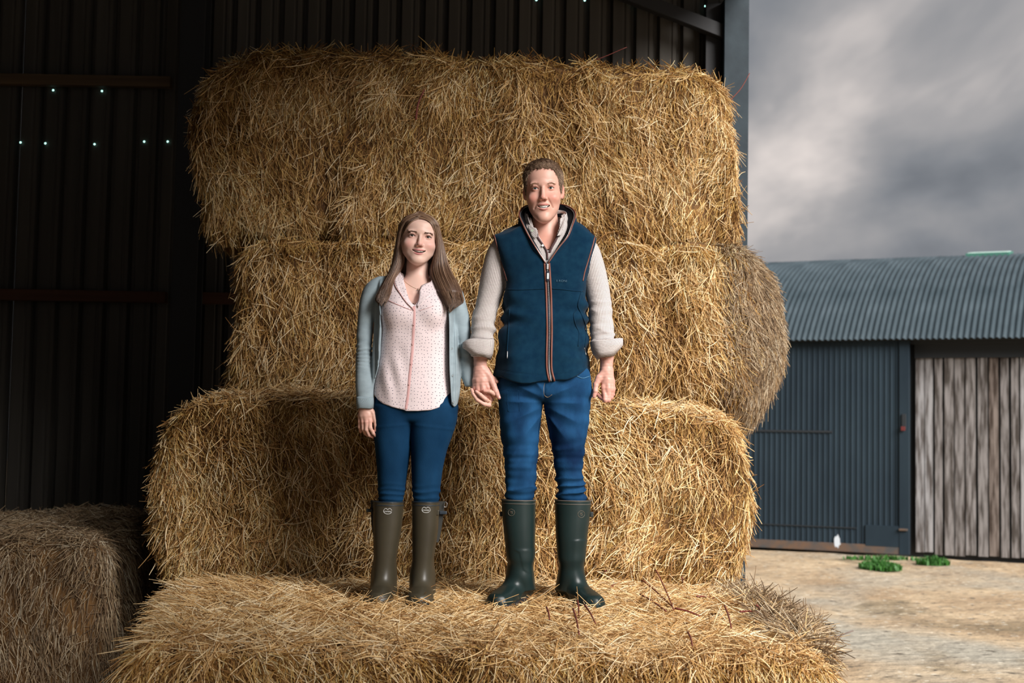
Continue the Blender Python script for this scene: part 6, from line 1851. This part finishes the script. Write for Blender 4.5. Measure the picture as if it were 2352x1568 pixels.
# ---- jeans
M['denim_w'] = denim('dark_blue_stretch_denim', (0.004, 0.026, 0.066), (0.009, 0.046, 0.108), 7)
wl_ = Column(rows([(930, 857, 955, -.10, .11), (960, 857, 952, -.10, .108), (993, 858, 948, -.096, .10), (1023, 861, 944.5, -.092, .09), (1064, 865, 940, -.082, .078), (1100, 867.5, 935, -.074, .066), (1129, 868.5, 931, -.066, .058), (1146, 869, 927, -.060, .056), (1160, 872, 922, -.05, .055), (1185, 875, 918, -.045, .05)]), n=2.25, cap_r=0.01)
wr_ = Column(rows([(930, 940, 1050, -.10, .11), (962, 942, 1048.5, -.10, .108), (1003, 942.5, 1036, -.094, .098), (1033, 943.5, 1026, -.088, .088), (1074, 944, 1017, -.080, .076), (1105, 945, 1012.5, -.072, .066), (1129, 946, 1010, -.066, .058), (1146, 948, 1008, -.060, .056), (1160, 953, 1003, -.05, .055), (1185, 956, 999, -.045, .05)]), n=2.25, cap_r=0.01)
wpel = Column(rows([(880, 868, 1032, -.10, .10), (910, 861, 1045, -.108, .112), (940, 857.5, 1050, -.106, .118), (970, 880, 1026, -.085, .10)]), n=2.5, cap_r=0.02)
def jeans_w(P):
    d = smin(np.minimum(wl_(P), wr_(P)), wpel(P), 0.014)
    x0 = PZ(943, 1000)[0]
    d = d + 0.004 * np.exp(-((P[:, 0] - x0) / 0.004) ** 2) * (P[:, 1] < Y0) * np.clip((P[:, 2] - PZ(0, 1010)[2]) / .02, 0, 1) * np.clip((PZ(0, 948)[2] - P[:, 2]) / .03, 0, 1)
    up = np.clip((P[:, 2] - PZ(0, 1146)[2]) / 0.02, 0, 1)
    d = d - up * (folds(P, PZ(0, 1118)[2], 0.040, 0.0034, 26, .3, 5) + 0.0022 * snoise(P * np.array([1, 1, .6], np.float32), 5, 8))
    d = d - 0.0018 * np.exp(-((P[:, 2] - PZ(0, 958)[2] + 0.1 * np.abs(P[:, 0] - x0)) / 0.006) ** 2)
    return d
sdf_obj('jeans', jeans_w, PZ(845, 1190) - [0, .18, 0], PZ(1062, 872) + [0, .2, 0], 0.0040, M['denim_w'], wom)

# ---- boots
M['boot_olive'] = mat('olive_rubber', (0.034, 0.028, 0.017), 0.38, spec=0.4, noise=(5, (0.056, 0.047, 0.030), 0.25), bump=(10, 0.15, 0.003))
M['rim_blue'] = mat('blue_black_rim', (0.020, 0.030, 0.042), 0.45)
M['print'] = mat('white_print', (0.72, 0.72, 0.70), 0.5)
whL = W(884, 1360, 6.20); wtL = W(867, 1381, 5.90); whL[2] = 0.920; wtL[2] = 0.903
whR = W(972, 1360, 6.20); wtR = W(962, 1383, 5.90); whR[2] = 0.920; wtR[2] = 0.903
wbL = [(1150, 857, 927.5, -.060, .075), (1185, 857, 925, -.058, .075), (1216, 857, 921.6, -.055, .073), (1268, 858, 913, -.050, .070), (1302, 858, 908, -.046, .068), (1330, 858, 905, -.046, .080), (1352, 857, 905, -.035, .100)]
wbR = [(1150, 946.5, 1010, -.060, .075), (1185, 946.5, 1008, -.058, .075), (1216, 946.5, 1006, -.055, .073), (1268, 947, 999, -.050, .070), (1302, 947, 994, -.046, .068), (1330, 946, 993, -.046, .080), (1352, 946, 994, -.035, .100)]
oL, oLf, _ = boot(wom, None, wbL, whL, wtL, 0.042, 0.053, 0.080, M['boot_olive'], M['rim_blue'], M['rim_blue'])
oR, oRf, _ = boot(wom, None, wbR, whR, wtR, 0.042, 0.053, 0.080, M['boot_olive'], M['rim_blue'], M['rim_blue'])
def crest(f, px, py, parent):
    # white outlined badge: a rounded shield with two humps on top
    th = np.linspace(0, 2 * math.pi, 41)[:-1]
    x = 9.6 * np.cos(th); y = 6.6 * np.sin(th)
    y = np.where(y > 0, y * (0.75 + 0.35 * np.abs(np.sin(np.abs(np.cos(th)) * 2.2))) - 1.6 * np.exp(-(x / 1.8) ** 2) * 1.3, y)
    Pp = np.stack([px + x, py - y], 1)
    tube(on_surf(f, Pp, 0.0004), 0.0010, 5, True, 'badge_outline', M['print'], parent)
    text_on('CHAMEAU', px, py + 1.0, 0.0070, M['print'], parent, f, 'badge_lettering', 0.0006, 0.9)
crest(oLf, 890.5, 1173.5, oL); crest(oRf, 978.5, 1170.5, oR)
def gusset(px0, px1, py0, py1, dy, m, parent, nm='gusset'):
    a = W(px0, py0, Y0 + dy); b = W(px1, py1, Y0 + dy)
    n = 12; v = []
    for t in np.linspace(0, 1, n):
        z = a[2] + (b[2] - a[2]) * t; wdt = (b[0] - a[0]) * (1 - t) ** 0.7
        x_in = a[0] + (0.012 if px1 < px0 else -0.012) * 1.0
        for (xx, yy) in ((x_in, -.006), (a[0] + wdt, -.004), (a[0] + wdt, .03), (x_in, .035)): v.append((xx, a[1] + yy, z))
    f = [(4 * i + j, 4 * i + (j + 1) % 4, 4 * i + 4 + (j + 1) % 4, 4 * i + 4 + j) for i in range(n - 1) for j in range(4)] + [(0, 3, 2, 1), (4 * n - 4, 4 * n - 3, 4 * n - 2, 4 * n - 1)]
    mesh_obj(nm, v, f, m, parent, False)
M['boot_dark'] = mat('dark_olive_gusset', (0.022, 0.022, 0.018), 0.5)
gusset(858, 849, 1149, 1225, .045, M['boot_dark'], oL); gusset(1009, 1020, 1151, 1245, .045, M['boot_dark'], oR)
strap(849, 1172, 0.014, 0.007, .03, M['rim_dark'], oL); strap(1018, 1177, 0.016, 0.007, .03, M['rim_blue'], oR)
p = on_surf(oRf, [(1004, 1176)], 0.0035)[0]
MB().box(p[0] - .010, p[0] + .008, p[1] - .002, p[1] + .004, p[2] - .013, p[2] + .009).build('strap_buckle', M['boot_olive'], oR, False, 0.004)
for q_, o_ in ((1024, oR),):
    c_ = W(q_, 1158, Y0 + .03)
    tube(np.array([c_ + [0.0, 0, .012], c_ + [0.006, 0, .004], c_ + [0.004, 0, -.010], c_ + [-.006, 0, -.012], c_ + [-.007, 0, .002]]), 0.0016, 6, True, 'buckle', M['silver'], o_)

# ---- long hair
M['whair'] = strand_mat('long_brown_hair', [(0.0, (0.045, 0.022, 0.013)), (0.4, (0.12, 0.062, 0.036)), (0.8, (0.25, 0.145, 0.088)), (1.0, (0.44, 0.29, 0.19))], 0.35, 6, 0.15, 0.6)
M['wscalp'] = mat('hair_mass', (0.06, 0.031, 0.019), 0.5, noise=(40, (0.11, 0.06, 0.037), 0.2, (4, 4, .3)))
hLc = Column(rows([(500, 926, 962, -.05, .09), (512, 921.5, 950, -.055, .095), (530, 916, 936, -.055, .095), (547, 912.5, 928, -.052, .095), (565, 909, 925, -.050, .09), (582, 906, 927, -.050, .085), (600, 903, 931, -.052, .08), (617, 900, 926, -.058, .07), (630, 892, 914, -.072, .05), (645, 884, 908, -.092, .02), (660, 874, 902, -.112, -.02), (675, 867, 899, -.125, -.05), (690, 861, 893, -.132, -.07), (700, 870, 884, -.134, -.09)]), n=2.1, cap_r=0.004)
hRc = Column(rows([(500, 968, 998, -.05, .09), (512, 984, 1003, -.058, .095), (531, 996.5, 1010, -.060, .095), (562, 1001, 1018.6, -.060, .095), (592, 997, 1024.7, -.062, .085), (609, 989, 1030, -.066, .075), (625, 986, 1036, -.078, .06), (643, 990, 1048, -.100, .04), (660, 998, 1058, -.120, .0), (675, 1004, 1064, -.135, -.03), (694, 1018, 1066, -.146, -.06), (706, 1026, 1048, -.148, -.08), (713, 1029, 1035, -.146, -.10)]), n=2.1, cap_r=0.004)
hBc = Column(rows([(530, 918, 1008, .03, .11), (580, 914, 1014, .03, .115), (620, 908, 1020, .04, .12), (655, 900, 1028, .07, .135), (690, 905, 1020, .09, .135)]), n=2.3, cap_r=0.03)
partl = lambda L: L[:, 0] + 0.014
def hair_cap(P):
    L = loc(P, WMI)
    d = HW_['sdf'](L) - 0.0045
    ax = L[:, 0]
    # hair parted left of centre: the forehead edge sweeps from the part down to each side
    line = np.interp(ax, [-.080, -.072, -.060, -.045, -.030, -.014, .005, .025, .042, .056, .066, .075], [-.02, .005, .036, .056, .068, .0755, .0775, .073, .060, .040, .012, -.02])
    line = line + 0.006 * (L[:, 1] < 0)
    line = np.where(L[:, 1] > 0.0, np.minimum(line, -0.05), line)
    return smax(d + 0.0015, (line - L[:, 2]) * 0.7, 0.004)
def whair(P):
    d = smin(hair_cap(P), hBc(P), 0.02)
    d = smin(d, np.minimum(hLc(P), hRc(P)) + 0.002 + 0.030 * np.clip((PZ(0, 655)[2] - P[:, 2]) / 0.07, 0, 1), 0.010)
    L = loc(P, WMI)
    face = ell(L, (0.004, -0.075, -0.025), (0.0655, 0.075, 0.092))
    d = smax(d, -face, 0.004)
    return d
V, F = nets(whair, PZ(845, 722) - [0, .2, 0], PZ(1085, 480) + [0, .2, 0], 0.0026)
hw = mesh_obj('hair', V, F, M['wscalp'], wom)
def long_strands(n, side, seed):
    g = np.random.default_rng(seed)
    C_ = hLc if side < 0 else hRc
    ztop = PZ(0, 516)[2]
    zmin = C_.z[0] + 0.004
    K = 18
    out = np.zeros((n, K, 3)); 
    ph = g.uniform(-0.35 * math.pi, 1.02 * math.pi, n)     # around: 0 = outer side, pi/2 = front, pi = inner
    rr = g.uniform(0.80, 1.05, n)
    NL = 46
    lph = g.uniform(-0.35 * math.pi, 1.02 * math.pi, NL); lend = g.uniform(0, 1, NL) ** 1.5 * 0.085
    lid_ = np.abs(ph[:, None] - lph[None]).argmin(1)
    end = zmin - 0.012 + lend[lid_] + np.abs(g.normal(0, 0.016, n))
    cL = np.array([0.0, 0.010, 0.026])                      # skull centre, local
    for i in range(n):
        tz = np.linspace(0, 1, K - 6)
        z = ztop + (end[i] - ztop) * tz
        xl, xr, yf, yb = C_.at(z.astype(np.float32))
        cx, a = (xl + xr) / 2, (xr - xl) / 2; cy, b = (yf + yb) / 2, (yb - yf) / 2
        k_ = np.clip((tz - 0.35) / 0.65, 0, 1) ** 1.6 * 0.85
        w = (ph[i] * (1 - k_) + lph[lid_[i]] * k_) + 0.05 * np.sin(z * 17 + lid_[i])
        r_i = rr[i] * (1 - k_) + 0.93 * k_
        x = cx + side * a * r_i * np.cos(w); y = cy - b * r_i * np.sin(w)
        low = np.stack([x, y, z], 1)
        # crown: from the part over the skull to the first low point
        q1 = loc(low[:1].astype(np.float32), WMI)[0] - cL
        yroot = np.interp(w[0], [-1.1, 0.0, 1.6, 3.2], [0.055, 0.015, -0.048, -0.060])
        q0 = np.array([-0.014 + g.normal(0, .0012), yroot - cL[1], 0.0])
        q0[2] = 0.079 * math.sqrt(max(0.05, 1 - (q0[1] / 0.105) ** 2 - (q0[0] / .08) ** 2)) + 0.0
        r0, r1 = np.linalg.norm(q0), np.linalg.norm(q1)
        t = np.linspace(0, 1, 7)[:-1, None]
        d0, d1 = q0 / r0, q1 / r1
        om = math.acos(np.clip(d0 @ d1, -1, 1)) + 1e-6
        dd = (np.sin((1 - t) * om) * d0 + np.sin(t * om) * d1) / math.sin(om)
        L = dd * (r0 + (r1 - r0) * t + 0.010 * np.sin(t * math.pi)) + cL
        # keep the crown outside the skull surface
        dist = HW_['sdf'](L.astype(np.float32))
        L = L + dd * np.maximum(0, 0.0058 + 0.002 * g.uniform() - dist)[:, None]
        top = np.array([tuple(WMM @ Vector(p)) for p in L])
        out[i] = np.concatenate([top, low])
    # soften the join
    for _ in range(2):
        out[:, 1:-1] = 0.25 * out[:, :-2] + 0.5 * out[:, 1:-1] + 0.25 * out[:, 2:]
    out += g.normal(0, 0.0007, (n, 1, 3)) * np.linspace(0.3, 1.6, K)[None, :, None]
    return out
def fringe(n, side, seed):
    g = np.random.default_rng(seed); C_ = hLc if side < 0 else hRc; K = 18
    xs_ = np.array([-.080, -.072, -.060, -.045, -.030, -.014, .005, .025, .042, .056, .066, .075]); zs_ = np.array([-.02, .005, .036, .056, .068, .0755, .0775, .073, .060, .040, .012, -.02])
    out = np.zeros((n, K, 3))
    e_ = -0.0735 if side < 0 else 0.070
    for i in range(n):
        u = g.uniform(0, 1) ** 1.3                      # 0 = right on the hairline
        t = np.linspace(0, 1, 9)
        x = -0.014 + (e_ + 0.014) * t ** 0.9
        z = np.interp(x, xs_, zs_) + 0.001 + 0.040 * u * (1 - 0.6 * t)
        hit = fronts(HW_['sdf'], x, z, -0.14, 0.03, 50)
        y = np.where(np.isnan(hit), -0.02, hit)
        y = np.minimum.accumulate(y[::-1])[::-1] if False else y
        y = y - 0.0045 - 0.005 * np.sin(t * 3.1) * g.uniform(0.5, 1.2)
        top = np.array([tuple(WMM @ Vector((a, b, c))) for a, b, c in zip(x, y, z)])
        ph = 0.5 * math.pi + g.uniform(0.25, 1.25)
        zz = np.linspace(top[-1, 2] - 0.02, C_.z[0] + g.uniform(0.01, 0.06), K - 9)
        xl, xr, yf, yb = C_.at(zz.astype(np.float32))
        cx, a = (xl + xr) / 2, (xr - xl) / 2; cy, b = (yf + yb) / 2, (yb - yf) / 2
        low = np.stack([cx + side * a * np.cos(ph), cy - b * np.sin(ph), zz], 1)
        out[i] = np.concatenate([top, low])
    for _ in range(2):
        out[:, 1:-1] = 0.25 * out[:, :-2] + 0.5 * out[:, 1:-1] + 0.25 * out[:, 2:]
    return out + g.normal(0, 0.0005, (n, 1, 3))
S1 = long_strands(3600, -1, 1); S2 = long_strands(4600, 1, 2)
S = np.concatenate([S1, S2, fringe(800, -1, 3), fringe(1500, 1, 4)])
hs_ = curves_obj('hair_strands', S, np.full(S.shape[:2], 0.0008) * np.concatenate([np.full(10, 1.0), np.linspace(1, 0.25, S.shape[1] - 10)])[None], M['whair'], wom); hs_['kind'] = 'stuff'

# straw ends standing up around the boots on the front bale
def around_boots():
    g = np.random.default_rng(77); out = []
    for heel, toe in ((hL, tL), (hR, tR), (whL, wtL), (whR, wtR)):
        for i in range(150):
            t = g.uniform(-0.1, 1.15); a = heel + (toe - heel) * t
            u = (toe - heel)[:2]; u = u / np.linalg.norm(u); s_ = np.array([-u[1], u[0]])
            sd = g.choice([-1, 1]) * g.uniform(0.045, 0.085) if t < 1.02 else g.uniform(-0.06, 0.06)
            b = np.array([a[0] + s_[0] * sd, a[1] + s_[1] * sd, 0.875])
            ln = g.uniform(0.04, 0.10); el = g.uniform(0.15, 0.9) ** 1.5; az = g.uniform(0, 6.28)
            d = np.array([math.cos(az) * math.cos(el), math.sin(az) * math.cos(el), math.sin(el)])
            tt = np.linspace(0, 1, 4)[:, None]
            out.append(b + d * ln * tt + np.array([0, 0, -0.25 * ln]) * tt ** 2)
    out = np.array(out)
    r_ = [o for o in bpy.data.objects if o.get('label', '').startswith('front straw bale')][0]
    o = curves_obj('loose_straw', out, np.full(out.shape[:2], 0.0014), M['straw_top'], r_); o['kind'] = 'stuff'
around_boots()
